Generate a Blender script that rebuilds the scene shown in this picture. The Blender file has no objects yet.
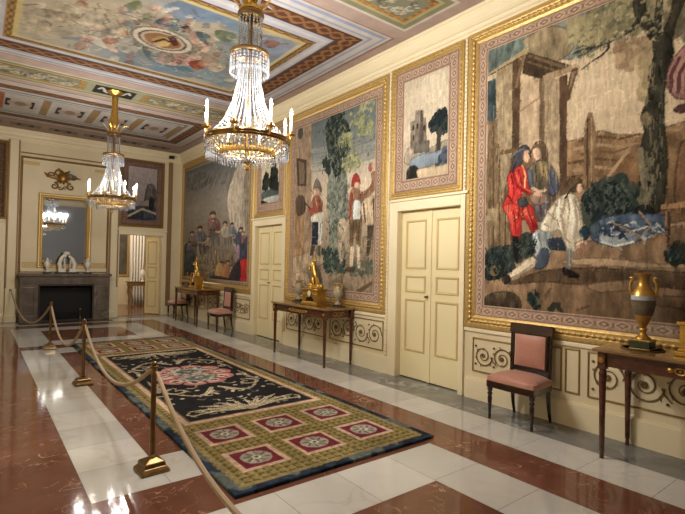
import bpy, bmesh, math, random
import numpy as np
from mathutils import Matrix, Vector

SC = bpy.context.scene
COL = SC.collection
PI = math.pi
random.seed(5)
RNG = np.random.default_rng(11)

# ------------------------------------------------------------------ the room
CAM = np.array([-4.676, 0.0, 1.55])
FOC, YAW, PIT, ROL = 472.74, .6591, .0145, .0215
YF = 13.75        # far wall
XL = -5.56        # left wall
YN = -1.7         # wall behind the viewer
ZC = 4.60         # ceiling
ZK = 4.345        # underside of cornice
_cy, _sy, _cp, _sp, _cr, _sr = (math.cos(YAW), math.sin(YAW), math.cos(PIT), math.sin(PIT), math.cos(ROL), math.sin(ROL))
FWD = np.array([_sy*_cp, _cy*_cp, _sp])
R0 = np.array([_cy, -_sy, 0.0])
U0 = np.cross(R0, FWD)
RGT = _cr*R0 + _sr*U0
UPV = -_sr*R0 + _cr*U0

def sight(px, py, ax, v):
    d = RGT*((px-342.5)/FOC) - UPV*((py-257)/FOC) + FWD
    return CAM + d*((v-CAM[ax])/d[ax])
def on_right(px, py, x=0.0):            # -> (y, z) on the right wall
    p = sight(px, py, 0, x); return (p[1], p[2])
def on_far(px, py, y=YF):               # -> (x, z) on the far wall
    p = sight(px, py, 1, y); return (p[0], p[2])
def on_level(px, py, z=0.0):            # -> (x, y) on a level plane
    p = sight(px, py, 2, z); return (p[0], p[1])
def on_ceiling(px, py): return on_level(px, py, ZC)

def make_camera():
    cd = bpy.data.cameras.new('camera'); co = bpy.data.objects.new('camera', cd); COL.objects.link(co)
    cd.sensor_fit = 'HORIZONTAL'; cd.sensor_width = 36.0; cd.lens = FOC*36.0/685.0
    cd.clip_start = .05; cd.clip_end = 100
    m = Matrix.Identity(4)
    for i in range(3):
        m[i][0] = RGT[i]; m[i][1] = UPV[i]; m[i][2] = -FWD[i]; m[i][3] = CAM[i]
    co.matrix_world = m
    SC.camera = co

# ------------------------------------------------------------------ colour, materials
def lin(c):
    c = np.asarray(c, dtype=float)/255.0
    return np.where(c <= .04045, c/12.92, ((c+.055)/1.055)**2.4)
def L4(c): return tuple(float(v) for v in lin(c)) + (1.0,)

MATS = {}
def mat(name, color=(200, 200, 200), rough=.5, metal=0.0, spec=.5, noise=None, bump=None, emit=None, trans=0.0, ior=1.45, attr=None, coat=0.0, sheen=0.0, wood=None, vein=None, tile=0.0):
    if name in MATS: return MATS[name]
    m = bpy.data.materials.new(name); m.use_nodes = True
    nt = m.node_tree; N = nt.nodes; Lk = nt.links
    b = N['Principled BSDF']
    b.inputs['Base Color'].default_value = L4(color)
    b.inputs['Roughness'].default_value = rough
    b.inputs['Metallic'].default_value = metal
    b.inputs['Specular IOR Level'].default_value = spec
    b.inputs['IOR'].default_value = ior
    b.inputs['Transmission Weight'].default_value = trans
    b.inputs['Coat Weight'].default_value = coat
    b.inputs['Coat Roughness'].default_value = .12
    if sheen: b.inputs['Sheen Weight'].default_value = sheen
    tc = N.new('ShaderNodeTexCoord')
    src = None
    if attr:
        a = N.new('ShaderNodeAttribute'); a.attribute_name = attr; src = a.outputs['Color']
    if noise:                                   # (scale, amount)
        t = N.new('ShaderNodeTexNoise'); t.inputs['Scale'].default_value = noise[0]; t.inputs['Detail'].default_value = 5
        Lk.new(tc.outputs['Object'], t.inputs['Vector'])
        r = N.new('ShaderNodeMapRange'); r.inputs[1].default_value = .25; r.inputs[2].default_value = .75
        r.inputs[3].default_value = 1-noise[1]; r.inputs[4].default_value = 1+noise[1]*.5
        Lk.new(t.outputs['Fac'], r.inputs[0])
        mx = N.new('ShaderNodeMix'); mx.data_type = 'RGBA'; mx.blend_type = 'MULTIPLY'; mx.inputs[0].default_value = 1
        if src: Lk.new(src, mx.inputs[6])
        else: mx.inputs[6].default_value = L4(color)
        Lk.new(r.outputs[0], mx.inputs[7]); src = mx.outputs[2]
    if wood:                                    # (scale, dark colour)
        mp = N.new('ShaderNodeMapping'); mp.inputs['Scale'].default_value = wood[0]
        Lk.new(tc.outputs['Object'], mp.inputs['Vector'])
        t = N.new('ShaderNodeTexNoise'); t.inputs['Scale'].default_value = 3; t.inputs['Detail'].default_value = 6
        Lk.new(mp.outputs[0], t.inputs['Vector'])
        cr = N.new('ShaderNodeValToRGB'); cr.color_ramp.elements[0].position = .35; cr.color_ramp.elements[1].position = .68
        cr.color_ramp.elements[0].color = L4(wood[1]); cr.color_ramp.elements[1].color = L4(color)
        Lk.new(t.outputs['Fac'], cr.inputs[0]); src = cr.outputs[0]
    if vein:                                    # marble veins over src: (scale, colour, width, strength)
        t0 = N.new('ShaderNodeTexNoise'); t0.inputs['Scale'].default_value = vein[0]; t0.inputs['Detail'].default_value = 6; t0.inputs['Distortion'].default_value = 1.2
        Lk.new(tc.outputs['Object'], t0.inputs['Vector'])
        s = N.new('ShaderNodeMath'); s.operation = 'SUBTRACT'; s.inputs[1].default_value = .5; Lk.new(t0.outputs['Fac'], s.inputs[0])
        ab = N.new('ShaderNodeMath'); ab.operation = 'ABSOLUTE'; Lk.new(s.outputs[0], ab.inputs[0])
        mr = N.new('ShaderNodeMapRange'); mr.inputs[1].default_value = 0; mr.inputs[2].default_value = vein[2]; mr.inputs[3].default_value = vein[3]; mr.inputs[4].default_value = 0
        Lk.new(ab.outputs[0], mr.inputs[0])
        t1 = N.new('ShaderNodeTexNoise'); t1.inputs['Scale'].default_value = vein[0]*.7; Lk.new(tc.outputs['Object'], t1.inputs['Vector'])
        m1 = N.new('ShaderNodeMapRange'); m1.inputs[1].default_value = .45; m1.inputs[2].default_value = .65; Lk.new(t1.outputs['Fac'], m1.inputs[0])
        mu = N.new('ShaderNodeMath'); mu.operation = 'MULTIPLY'; Lk.new(mr.outputs[0], mu.inputs[0]); Lk.new(m1.outputs[0], mu.inputs[1])
        mx = N.new('ShaderNodeMix'); mx.data_type = 'RGBA'; Lk.new(mu.outputs[0], mx.inputs[0])
        if src: Lk.new(src, mx.inputs[6])
        else: mx.inputs[6].default_value = L4(color)
        mx.inputs[7].default_value = L4(vein[1]); src = mx.outputs[2]
    if tile:                                    # each slab its own tone
        ge = N.new('ShaderNodeNewGeometry'); mr = N.new('ShaderNodeMapRange'); mr.inputs[3].default_value = 1-tile; mr.inputs[4].default_value = 1+tile*.4
        Lk.new(ge.outputs['Random Per Island'], mr.inputs[0])
        mx = N.new('ShaderNodeMix'); mx.data_type = 'RGBA'; mx.blend_type = 'MULTIPLY'; mx.inputs[0].default_value = 1
        Lk.new(src, mx.inputs[6]); Lk.new(mr.outputs[0], mx.inputs[7]); src = mx.outputs[2]
    if src: Lk.new(src, b.inputs['Base Color'])
    if bump:                                    # (scale, strength)
        t = N.new('ShaderNodeTexNoise'); t.inputs['Scale'].default_value = bump[0]; t.inputs['Detail'].default_value = 3
        Lk.new(tc.outputs['Object'], t.inputs['Vector'])
        bn = N.new('ShaderNodeBump'); bn.inputs['Strength'].default_value = bump[1]; bn.inputs['Distance'].default_value = .01
        Lk.new(t.outputs['Fac'], bn.inputs['Height']); Lk.new(bn.outputs[0], b.inputs['Normal'])
    if emit:                                    # (colour, strength)
        b.inputs['Emission Color'].default_value = L4(emit[0]); b.inputs['Emission Strength'].default_value = emit[1]
    MATS[name] = m
    return m

# ------------------------------------------------------------------ mesh building
class MB:
    def __init__(s): s.v = []; s.f = []
    def add(s, V, F):
        o = len(s.v); s.v += [tuple(float(c) for c in p) for p in V]; s.f += [tuple(i+o for i in f) for f in F]; return s
    def box(s, x0, x1, y0, y1, z0, z1):
        V = [(x0,y0,z0),(x1,y0,z0),(x1,y1,z0),(x0,y1,z0),(x0,y0,z1),(x1,y0,z1),(x1,y1,z1),(x0,y1,z1)]
        return s.add(V, [(0,3,2,1),(4,5,6,7),(0,1,5,4),(1,2,6,5),(2,3,7,6),(3,0,4,7)])
    def frustum(s, c, z0, z1, a0, a1):          # rectangular frustum, half sizes a0 -> a1
        V = [(c[0]+sx*a[0], c[1]+sy*a[1], z) for z, a in ((z0,a0),(z1,a1)) for sx, sy in ((-1,-1),(1,-1),(1,1),(-1,1))]
        return s.add(V, [(0,3,2,1),(4,5,6,7),(0,1,5,4),(1,2,6,5),(2,3,7,6),(3,0,4,7)])
    def lathe(s, prof, n=20, c=(0,0,0), cap=True):
        V = []; F = []
        for r, z in prof:
            for k in range(n):
                a = 2*PI*k/n; V.append((c[0]+r*math.cos(a), c[1]+r*math.sin(a), c[2]+z))
        for i in range(len(prof)-1):
            for k in range(n):
                k2 = (k+1) % n; F.append((i*n+k, i*n+k2, (i+1)*n+k2, (i+1)*n+k))
        if cap:
            F.append(tuple(range(n-1, -1, -1))); F.append(tuple((len(prof)-1)*n+k for k in range(n)))
        return s.add(V, F)
    def tube(s, pts, rad, n=8, closed=False, flat=1.0):
        P = [Vector(p) for p in pts]; m = len(P)
        if not hasattr(rad, '__len__'): rad = [rad]*m
        V = []; F = []; prev = None
        for i in range(m):
            a = P[i-1] if (i > 0 or closed) else P[i]; b = P[(i+1) % m] if (i < m-1 or closed) else P[i]
            t = (b-a).normalized() if (b-a).length > 1e-9 else Vector((0,0,1))
            if prev is None:
                ref = Vector((0,0,1)) if abs(t.z) < .9 else Vector((1,0,0)); u = t.cross(ref).normalized()
            else:
                u = (prev - t*prev.dot(t)); u = u.normalized() if u.length > 1e-6 else t.cross(Vector((0,0,1))).normalized()
            prev = u; w = t.cross(u)
            for k in range(n):
                an = 2*PI*k/n; V.append(P[i] + u*(rad[i]*math.cos(an)) + w*(rad[i]*flat*math.sin(an)))
        for i in range(m if closed else m-1):
            i2 = (i+1) % m
            for k in range(n):
                k2 = (k+1) % n; F.append((i*n+k, i*n+k2, i2*n+k2, i2*n+k))
        if not closed:
            F.append(tuple(range(n-1, -1, -1))); F.append(tuple((m-1)*n+k for k in range(n)))
        return s.add(V, F)
    def ball(s, c, r, nu=10, nv=6):
        rx, ry, rz = r if hasattr(r, '__len__') else (r, r, r)
        V = [(c[0], c[1], c[2]+rz)]; F = []
        for i in range(1, nv):
            th = PI*i/nv
            for k in range(nu):
                a = 2*PI*k/nu; V.append((c[0]+rx*math.sin(th)*math.cos(a), c[1]+ry*math.sin(th)*math.sin(a), c[2]+rz*math.cos(th)))
        V.append((c[0], c[1], c[2]-rz)); e = len(V)-1
        for k in range(nu):
            k2 = (k+1) % nu; F.append((0, 1+k, 1+k2))
            for i in range(nv-2): F.append((1+i*nu+k, 1+(i+1)*nu+k, 1+(i+1)*nu+k2, 1+i*nu+k2))
            F.append((e, 1+(nv-2)*nu+k2, 1+(nv-2)*nu+k))
        return s.add(V, F)
    def octa(s, c, r, h=None):
        h = r if h is None else h
        V = [(c[0],c[1],c[2]+h),(c[0]+r,c[1],c[2]),(c[0],c[1]+r,c[2]),(c[0]-r,c[1],c[2]),(c[0],c[1]-r,c[2]),(c[0],c[1],c[2]-h)]
        return s.add(V, [(0,1,2),(0,2,3),(0,3,4),(0,4,1),(5,2,1),(5,3,2),(5,4,3),(5,1,4)])
    def ring(s, c, R, prof, n=48):               # closed ring: prof is a list of (dr, z)
        V = []; F = []; m = len(prof)
        for k in range(n):
            a = 2*PI*k/n
            for dr, z in prof: V.append((c[0]+(R+dr)*math.cos(a), c[1]+(R+dr)*math.sin(a), c[2]+z))
        for k in range(n):
            k2 = (k+1) % n
            for i in range(m):
                i2 = (i+1) % m; F.append((k*m+i, k2*m+i, k2*m+i2, k*m+i2))
        return s.add(V, F)
    def prism(s, poly, d0, d1, to3):             # poly in (u,v); extruded along h from d0 to d1
        n = len(poly)
        V = [to3(u, v, d0) for u, v in poly] + [to3(u, v, d1) for u, v in poly]
        F = [tuple(range(n)), tuple(range(2*n-1, n-1, -1))] + [(k, (k+1) % n, n+(k+1) % n, n+k) for k in range(n)]
        return s.add(V, F)
    def frame(s, u0, u1, v0, v1, prof, to3):     # mitred frame; prof = (inset, height) closed section
        V = []; F = []; m = len(prof)
        for cu, cv in ((0,0),(1,0),(1,1),(0,1)):
            for d, h in prof:
                V.append(to3(u1-d if cu else u0+d, v1-d if cv else v0+d, h))
        for c in range(4):
            c2 = (c+1) % 4
            for i in range(m):
                i2 = (i+1) % m; F.append((c*m+i, c2*m+i, c2*m+i2, c*m+i2))
        return s.add(V, F)
    def build(s, name, m, parent=None, smooth=False, bevel=0, loc=None, angle=40, fix=True):
        me = bpy.data.meshes.new(name); me.from_pydata(s.v, [], s.f)
        if fix:
            bm = bmesh.new(); bm.from_mesh(me); bmesh.ops.recalc_face_normals(bm, faces=bm.faces); bm.to_mesh(me); bm.free()
        if smooth:
            me.polygons.foreach_set('use_smooth', [True]*len(me.polygons))
            try: me.set_sharp_from_angle(angle=math.radians(angle))
            except Exception: pass
        me.materials.append(m)
        o = bpy.data.objects.new(name, me); COL.objects.link(o)
        if parent is not None: o.parent = parent
        if loc is not None: o.location = loc
        if bevel:
            b = o.modifiers.new('bevel', 'BEVEL'); b.width = bevel; b.segments = 2; b.limit_method = 'ANGLE'
        return o

def thing(name, label, cat, loc=(0,0,0), rz=0.0, group=None):
    o = bpy.data.objects.new(name, None); COL.objects.link(o); o.empty_display_size = .1
    o.location = loc; o.rotation_euler = (0, 0, rz)
    return tag(o, label, cat, group)
def tag(o, label, cat, group=None):
    o['label'] = label; o['category'] = cat
    if group: o['group'] = group
    return o
def struct(o): o['kind'] = 'structure'; return o
def structure(name, loc=(0,0,0)):
    o = bpy.data.objects.new(name, None); COL.objects.link(o); o.location = loc; return struct(o)
def copy_part(o, parent, loc=None, rz=None):
    c = o.copy(); COL.objects.link(c); c.parent = parent
    if loc is not None: c.location = loc
    if rz is not None: c.rotation_euler = (0, 0, rz)
    for ch in list(o.children):
        d = ch.copy(); COL.objects.link(d); d.parent = c
    return c
def copy_thing(root, loc, rz, label, group=None):
    r = root.copy(); COL.objects.link(r); r.location = loc; r.rotation_euler = (0, 0, rz); r['label'] = label
    if group: r['group'] = group
    for ch in list(root.children):
        copy_part(ch, r)
    return r

RW = lambda u, v, h=0.0: (-h, u, v)              # right wall: u = y, v = z, h = out from wall
FW = lambda u, v, h=0.0: (u, YF-h, v)            # far wall:   u = x, v = z
CE = lambda u, v, h=0.0: (u, v, ZC-h)            # ceiling:    u = x, v = y
FL = lambda u, v, h=0.0: (u, v, h)

# ------------------------------------------------------------------ woven and painted pictures: colour per vertex on a fine grid
_T = RNG.random((256, 256))
def vnoise(x, y):
    xi = np.floor(x).astype(int); yi = np.floor(y).astype(int); fx = x-xi; fy = y-yi
    fx = fx*fx*(3-2*fx); fy = fy*fy*(3-2*fy)
    g = lambda a, b: _T[a & 255, b & 255]
    return (g(xi,yi)*(1-fx)+g(xi+1,yi)*fx)*(1-fy)+(g(xi,yi+1)*(1-fx)+g(xi+1,yi+1)*fx)*fy
def fbm(x, y, o=4):
    r = 0; a = .5; t = 0
    for k in range(o):
        r = r+a*vnoise(x*2**k+17*k, y*2**k+31*k); t += a; a *= .55
    return r/t

class Canvas:
    def __init__(s, u0, u1, v0, v1, res, base, mp=None):
        s.nu = int((u1-u0)*res)+1; s.nv = int((v1-v0)*res)+1
        s.u = np.linspace(u0, u1, s.nu); s.w = np.linspace(v0, v1, s.nv)
        s.U, s.V = np.meshgrid(s.u, s.w)         # rows = v
        s.C = np.empty((s.nv, s.nu, 3)); s.C[:] = base
        s.mp = mp; s.ink = 0; s.clip = np.ones((s.nv, s.nu), bool); s.box = (u0, u1, v0, v1)
    def set_clip(s, u0, u1, v0, v1): s.clip = (s.U >= u0) & (s.U <= u1) & (s.V >= v0) & (s.V <= v1)
    def M(s, pts): return [s.mp(x, y) for x, y in pts] if s.mp else pts
    def _win(s, us, vs, pad=0):
        i0 = max(0, np.searchsorted(s.u, min(us)-pad)); i1 = min(s.nu, np.searchsorted(s.u, max(us)+pad)+1)
        j0 = max(0, np.searchsorted(s.w, min(vs)-pad)); j1 = min(s.nv, np.searchsorted(s.w, max(vs)+pad)+1)
        return slice(j0, j1), slice(i0, i1)
    def put(s, sl, m, c, a=1.0):
        m = m & s.clip[sl]; sub = s.C[sl]
        c = np.asarray(c, float)
        sub[m] = sub[m]*(1-a) + (c if c.ndim == 1 else c[m])*a
    def mask(s, P):
        us = [p[0] for p in P]; vs = [p[1] for p in P]; sl = s._win(us, vs)
        U = s.U[sl]; V = s.V[sl]; ins = np.zeros(U.shape, bool)
        n = len(P)
        for k in range(n):
            x1, y1 = P[k]; x2, y2 = P[(k+1) % n]
            if y1 == y2: continue
            c = (V < y1) != (V < y2)
            ins ^= c & (U < (x2-x1)*(V-y1)/(y2-y1)+x1)
        return sl, ins
    def poly(s, pts, c, a=1.0, raw=False, tex=0.0, ts=8, model=False):
        P = pts if raw else s.M(pts)
        sl, ins = s.mask(P)
        if U_empty(sl, s): return
        if tex or model:
            t = 1+(tex+.08)*(fbm(s.U[sl]*ts*2.2, s.V[sl]*ts)-.5)*2
            if model:
                us = [p[0] for p in P]; vs = [p[1] for p in P]
                t = t*(1+.22*((s.U[sl]-min(us))/(max(us)-min(us)+1e-6)-.5)+.12*((s.V[sl]-min(vs))/(max(vs)-min(vs)+1e-6)-.5))
            c = np.asarray(c, float)[None, None, :]*t[..., None]
        s.put(sl, ins, c, a)
    def smooth(s, pts, c, a=1.0, raw=False, tex=0.0, ts=8): # closed spline outline
        n = len(pts); Q = []
        for i in range(n):
            p0, p1, p2, p3 = (np.array(pts[(i+k-1) % n], float) for k in range(4))
            for t in (0, .25, .5, .75):
                Q.append(tuple(.5*((2*p1)+(p2-p0)*t+(2*p0-5*p1+4*p2-p3)*t*t+(3*p1-p0-3*p2+p3)*t**3)))
        s.poly(Q, c, a, raw, tex, ts, True)
        if s.ink: s.line(Q+[Q[0]], s.ink, tuple(k*.62 for k in c), None, .5*a, raw)
    def brush(s, n, ln, wd, amp, seed, ang=PI/2, spread=.5, jit=0.0):
        r = random.Random(seed); u0, u1, v0, v1 = s.box
        for k in range(n):
            u = r.uniform(u0, u1); v = r.uniform(v0, v1)
            i = min(s.nu-1, int((u-u0)/(u1-u0)*s.nu)); j = min(s.nv-1, int((v-v0)/(v1-v0)*s.nv))
            if not s.clip[j, i]: continue
            f = 1+r.uniform(-amp, amp); t = r.gauss(ang, spread); q = ln*r.uniform(.4, 1.3)*.5
            c = [min(250, max(8, x*f+r.uniform(-jit, jit))) for x in s.C[j, i]]
            b = r.uniform(-.3, .3)*q
            s.line([(u-q*math.cos(t), v-q*math.sin(t)), (u+b*math.sin(t), v+b*math.cos(t)), (u+q*math.cos(t), v+q*math.sin(t))], wd*r.uniform(.5, 1.3), c, wd*.3, .5, True)
    def line(s, pts, w0, c, w1=None, a=1.0, raw=False):
        P = pts if raw else s.M(pts); w1 = w0 if w1 is None else w1; n = len(P)-1
        for k in range(n):
            (x1, y1), (x2, y2) = P[k], P[k+1]; wa = w0+(w1-w0)*k/n; wb = w0+(w1-w0)*(k+1)/n
            sl = s._win((x1, x2), (y1, y2), max(wa, wb)); U = s.U[sl]; V = s.V[sl]
            if U.size == 0: continue
            dx, dy = x2-x1, y2-y1; q = dx*dx+dy*dy+1e-12
            t = np.clip(((U-x1)*dx+(V-y1)*dy)/q, 0, 1)
            d = np.hypot(U-x1-t*dx, V-y1-t*dy)
            s.put(sl, d < (wa+(wb-wa)*t)*.5, c, a)
    def disc(s, x, y, ru, rv, c, a=1.0, raw=False):
        u, v = (x, y) if raw else s.M([(x, y)])[0]
        sl = s._win((u-ru, u+ru), (v-rv, v+rv)); U = s.U[sl]; V = s.V[sl]
        if U.size == 0: return
        s.put(sl, ((U-u)/ru)**2+((V-v)/rv)**2 < 1, c, a)
    def leaves(s, pts, n, size, cols, a=1.0, raw=False, elong=1.4, seed=1):
        P = pts if raw else s.M(pts); r = random.Random(seed)
        us = [p[0] for p in P]; vs = [p[1] for p in P]; k = 0; tries = 0
        while k < n and tries < n*8:
            tries += 1
            u = r.uniform(min(us), max(us)); v = r.uniform(min(vs), max(vs))
            if not pip(u, v, P): continue
            z = size*r.uniform(.5, 1.4)
            s.disc(u, v, z, z*r.uniform(.6, elong), r.choice(cols), a, True); k += 1
    def grad(s, pts):                             # vertical gradient: list of (v, colour)
        vs = [p[0] for p in pts]
        g = np.stack([np.interp(s.V, vs, [p[1][k] for p in pts]) for k in range(3)], -1)
        s.C[s.clip] = g[s.clip]
    def rect(s, u0, u1, v0, v1, c, a=1.0):
        sl = s._win((u0, u1), (v0, v1)); U = s.U[sl]; V = s.V[sl]
        s.put(sl, (U >= u0) & (U <= u1) & (V >= v0) & (V <= v1), c, a)
    def mottle(s, amp, fu, fv, oct=4, only=None):
        t = 1+amp*2*(fbm(s.U*fu+5, s.V*fv+9, oct)-.5)
        m = s.clip if only is None else only
        s.C[m] *= t[m][:, None]
    def border(s, wid, base, dark, light, period):  # lozenge border all round, woven into the piece
        u0, u1, v0, v1 = s.box
        du = np.minimum(s.U-u0, u1-s.U); dv = np.minimum(s.V-v0, v1-s.V); d = np.minimum(du, dv)
        along = np.where(du < dv, s.V, s.U); t = d/wid; m = d < wid
        s.C[m] = base
        p = np.abs((along/period) % 1-.5)*2; q = np.abs(t-.5)*2/.62
        k = p+q
        b = m & (q < 1.0)
        s.C[b & (k < 1.0)] = dark
        s.C[b & (np.abs(k-.92) < .16)] = light
        s.C[b & (k < .34)] = light
        s.C[b & (np.abs(p-1) < .13) & (q < .5)] = dark
        s.C[m & (np.abs(t-.13) < .05)] = dark
        s.C[m & (np.abs(t-.87) < .05)] = dark
        s.C[m & (t > .95)] = light
    def build(s, name, m, parent, to3, h=0.0, thick=None, gain=1.0, sat=1.0):
        if sat != 1.0: s.C = s.C.mean(-1, keepdims=True)*(1-sat)+s.C*sat
        nu, nv = s.nu, s.nv; N = nu*nv
        UV = np.stack([s.U.ravel(), s.V.ravel()], 1)
        if to3 is RW: co = np.stack([np.full(N, -h), UV[:, 0], UV[:, 1]], 1)
        elif to3 is FW: co = np.stack([UV[:, 0], np.full(N, YF-h), UV[:, 1]], 1)
        elif to3 is CE: co = np.stack([UV[:, 0], UV[:, 1], np.full(N, ZC-h)], 1)
        else: co = np.stack([UV[:, 0], UV[:, 1], np.full(N, h)], 1)
        idx = np.arange(N).reshape(nv, nu)
        q = np.stack([idx[:-1, :-1], idx[:-1, 1:], idx[1:, 1:], idx[1:, :-1]], -1).reshape(-1, 4)
        if to3 is RW or to3 is CE: q = q[:, ::-1]
        col = np.ones((N, 4)); col[:, :3] = np.clip(lin(np.clip(s.C.reshape(-1, 3), 3, 250))*gain, 0, .9)
        if thick:                                  # turn down the edge so the piece has a thickness
            rim = np.concatenate([idx[0, :], idx[1:, -1], idx[-1, -2::-1], idx[-2:0:-1, 0]])
            low = co[rim].copy()
            off = {RW: (0, thick), FW: (1, thick), CE: (2, thick)}.get(to3, (2, -thick)); low[:, off[0]] += off[1]
            k = len(rim); b0 = N+np.arange(k)
            side = np.stack([rim, b0, np.roll(b0, -1), np.roll(rim, -1)], -1)
            co = np.concatenate([co, low]); q = np.concatenate([q, side]); col = np.concatenate([col, col[rim]])
        me = bpy.data.meshes.new(name)
        me.vertices.add(len(co)); me.vertices.foreach_set('co', co.astype(np.float32).ravel())
        me.loops.add(q.size); me.loops.foreach_set('vertex_index', q.astype(np.int32).ravel())
        me.polygons.add(len(q)); me.polygons.foreach_set('loop_start', np.arange(0, q.size, 4, dtype=np.int32))
        me.update(calc_edges=True)
        at = me.color_attributes.new('Col', 'FLOAT_COLOR', 'POINT'); at.data.foreach_set('color', col.astype(np.float32).ravel())
        me.materials.append(m); me.validate()
        o = bpy.data.objects.new(name, me); COL.objects.link(o)
        if parent is not None: o.parent = parent
        return o
def U_empty(sl, s): return s.U[sl].size == 0
def pip(u, v, P):
    c = False; n = len(P)
    for k in range(n):
        x1, y1 = P[k]; x2, y2 = P[(k+1) % n]
        if (y1 > v) != (y2 > v) and u < (x2-x1)*(v-y1)/(y2-y1)+x1: c = not c
    return c

# ------------------------------------------------------------------ palette of materials
CREAM = mat('cream_paint', (226, 211, 176), .45, noise=(3, .05))
CREAM2 = mat('cream_moulding', (234, 220, 186), .4)
GOLD = mat('gilding', (208, 174, 108), .42, .5, noise=(40, .3), bump=(60, .3))
GOLD2 = mat('old_gilding', (150, 118, 72), .5, .5, noise=(30, .3))
ORMOLU = mat('gilt_bronze', (208, 166, 84), .32, .9, noise=(25, .25))
BRONZE = mat('dark_bronze', (126, 101, 66), .5, .25)
MAHOG = mat('mahogany', (100, 54, 34), .22, coat=.5, wood=((2, 2, 5), (60, 30, 18)))
DARKWOOD = mat('dark_mahogany', (52, 24, 18), .2, coat=.6, wood=((2, 2, 8), (28, 12, 10)))
WEAVE = mat('tapestry_weave', attr='Col', rough=.9, spec=.15, bump=(260, .25))
PAINT = mat('ceiling_paint', attr='Col', rough=.75, spec=.2)
PILE = mat('rug_pile', attr='Col', rough=.95, spec=.1, bump=(400, .6), noise=(90, .18))
PINK = mat('pink_silk', (188, 132, 114), .42, spec=.4, sheen=.3, noise=(60, .12), bump=(300, .1))
BRASS = mat('brass', (134, 106, 68), .28, .9, noise=(12, .4))
ROPE = mat('tan_cord', (172, 150, 124), .85, bump=(180, .4))
CRYSTAL = mat('cut_crystal', (212, 215, 222), .05, spec=.8, trans=.82, ior=1.5)
CANDLE = mat('candle_glow_white', (250, 244, 230), .5, emit=((255, 240, 214), 1.2))  # sleeve glows by itself, standing in for light from its bulb
FLAME = mat('lit_bulb', (255, 240, 215), .4, emit=((255, 232, 196), 60))
WHITE = mat('white_porcelain', (232, 226, 216), .35)
DARKM = mat('grey_brown_marble', (112, 101, 92), .18, noise=(5, .45), vein=(4, (150, 136, 120), .03, .7))
SOOT = mat('sooty_iron', (18, 17, 17), .7)
LIGHT1 = 155.0; LIGHT2 = 66.0; EXPOSURE = 1.15
make_camera()
# ------------------------------------------------------------------ floor: grey border, white and red marble bands, white framed fields
GROUT = mat('grout', (70, 60, 52), .5)
GREYM = mat('grey_marble', (122, 122, 120), .075, spec=.36, vein=(2.2, (196, 196, 194), .05, .6), noise=(2.5, .4), bump=(9, .03), tile=.1)
WHITEM = mat('white_marble', (200, 197, 190), .075, spec=.36, vein=(2.2, (170, 164, 154), .05, .45), noise=(1.6, .12), bump=(9, .03), tile=.1)
REDM = mat('red_marble', (114, 73, 57), .075, spec=.36, vein=(4.5, (206, 160, 130), .012, .8), noise=(3, .3), bump=(14, .06), tile=.12)
floor = struct(MB().box(XL, .22, YN, YF+.2, -.05, -.002).build('floor', GROUT))
tiles = {'grey': MB(), 'white': MB(), 'red': MB()}
def pave(kind, x0, x1, y0, y1, px=.0, step=.52, off=0.0, along='y'):
    m = tiles[kind]; g = .0016
    a0, a1 = (y0, y1) if along == 'y' else (x0, x1)
    cuts = [a0]; k = math.floor((a0-off)/step)+1
    while off+k*step < a1-.06:
        if off+k*step > a0+.06: cuts.append(off+k*step)
        k += 1
    cuts.append(a1)
    for c0, c1 in zip(cuts[:-1], cuts[1:]):
        X0, X1, Y0, Y1 = (x0, x1, c0, c1) if along == 'y' else (c0, c1, y0, y1)
        m.add([(X0+g,Y0+g,0),(X1-g,Y0+g,0),(X1-g,Y1-g,0),(X0+g,Y1-g,0)], [(0,1,2,3)])
pave('grey', -.495, .15, YN, YF, off=.2, step=.78)
pave('white', -.99, -.495, YN, 13.25, off=.215)
pave('red', -1.5, -.99, YN, 12.75, off=.1, step=1.04)
pave('grey', XL, -5.06, YN, YF, off=.2, step=.78)
pave('white', -5.06, -4.56, YN, 13.25, off=.215)
pave('red', -4.56, -4.06, YN, 12.75, off=.1, step=1.04)
pave('grey', -5.06, -.495, 13.25, YF, along='x', off=.1, step=.78)
pave('white', -4.56, -.99, 12.75, 13.25, along='x')
pave('red', -4.06, -1.5, 12.25, 12.75, along='x', step=1.04)
def field(y0, y1, ly=.52):
    pave('white', -4.06, -3.56, y0, y1, off=.215)
    pave('white', -2.01, -1.5, y0, y1, off=.215)
    pave('white', -3.56, -2.01, y0, y0+ly, along='x', off=-2.01)
    pave('white', -3.56, -2.01, y1-ly, y1, along='x', off=-2.01)
    n = max(1, round((y1-y0-2*ly)/1.55))
    h = (y1-y0-2*ly)/n
    for k in range(n):
        pave('red', -3.56, -2.785, y0+ly+k*h, y0+ly+(k+1)*h, step=h/2 if n < 2 else .8); pave('red', -2.785, -2.01, y0+ly+k*h, y0+ly+(k+1)*h, step=.8)
field(.27, 2.80); field(3.33, 9.4); field(9.75, 12.25)
pave('red', -4.06, -1.5, 2.80, 3.33, along='x', off=.2, step=1.04); pave('red', -4.06, -1.5, 9.4, 9.75, along='x', step=1.04)
pave('red', -4.06, -1.5, YN, .27, along='x', step=1.04)
tiles['grey'].build('grey_border', GREYM, floor, fix=False); tiles['white'].build('white_band', WHITEM, floor, fix=False); tiles['red'].build('red_band', REDM, floor, fix=False)

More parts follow.
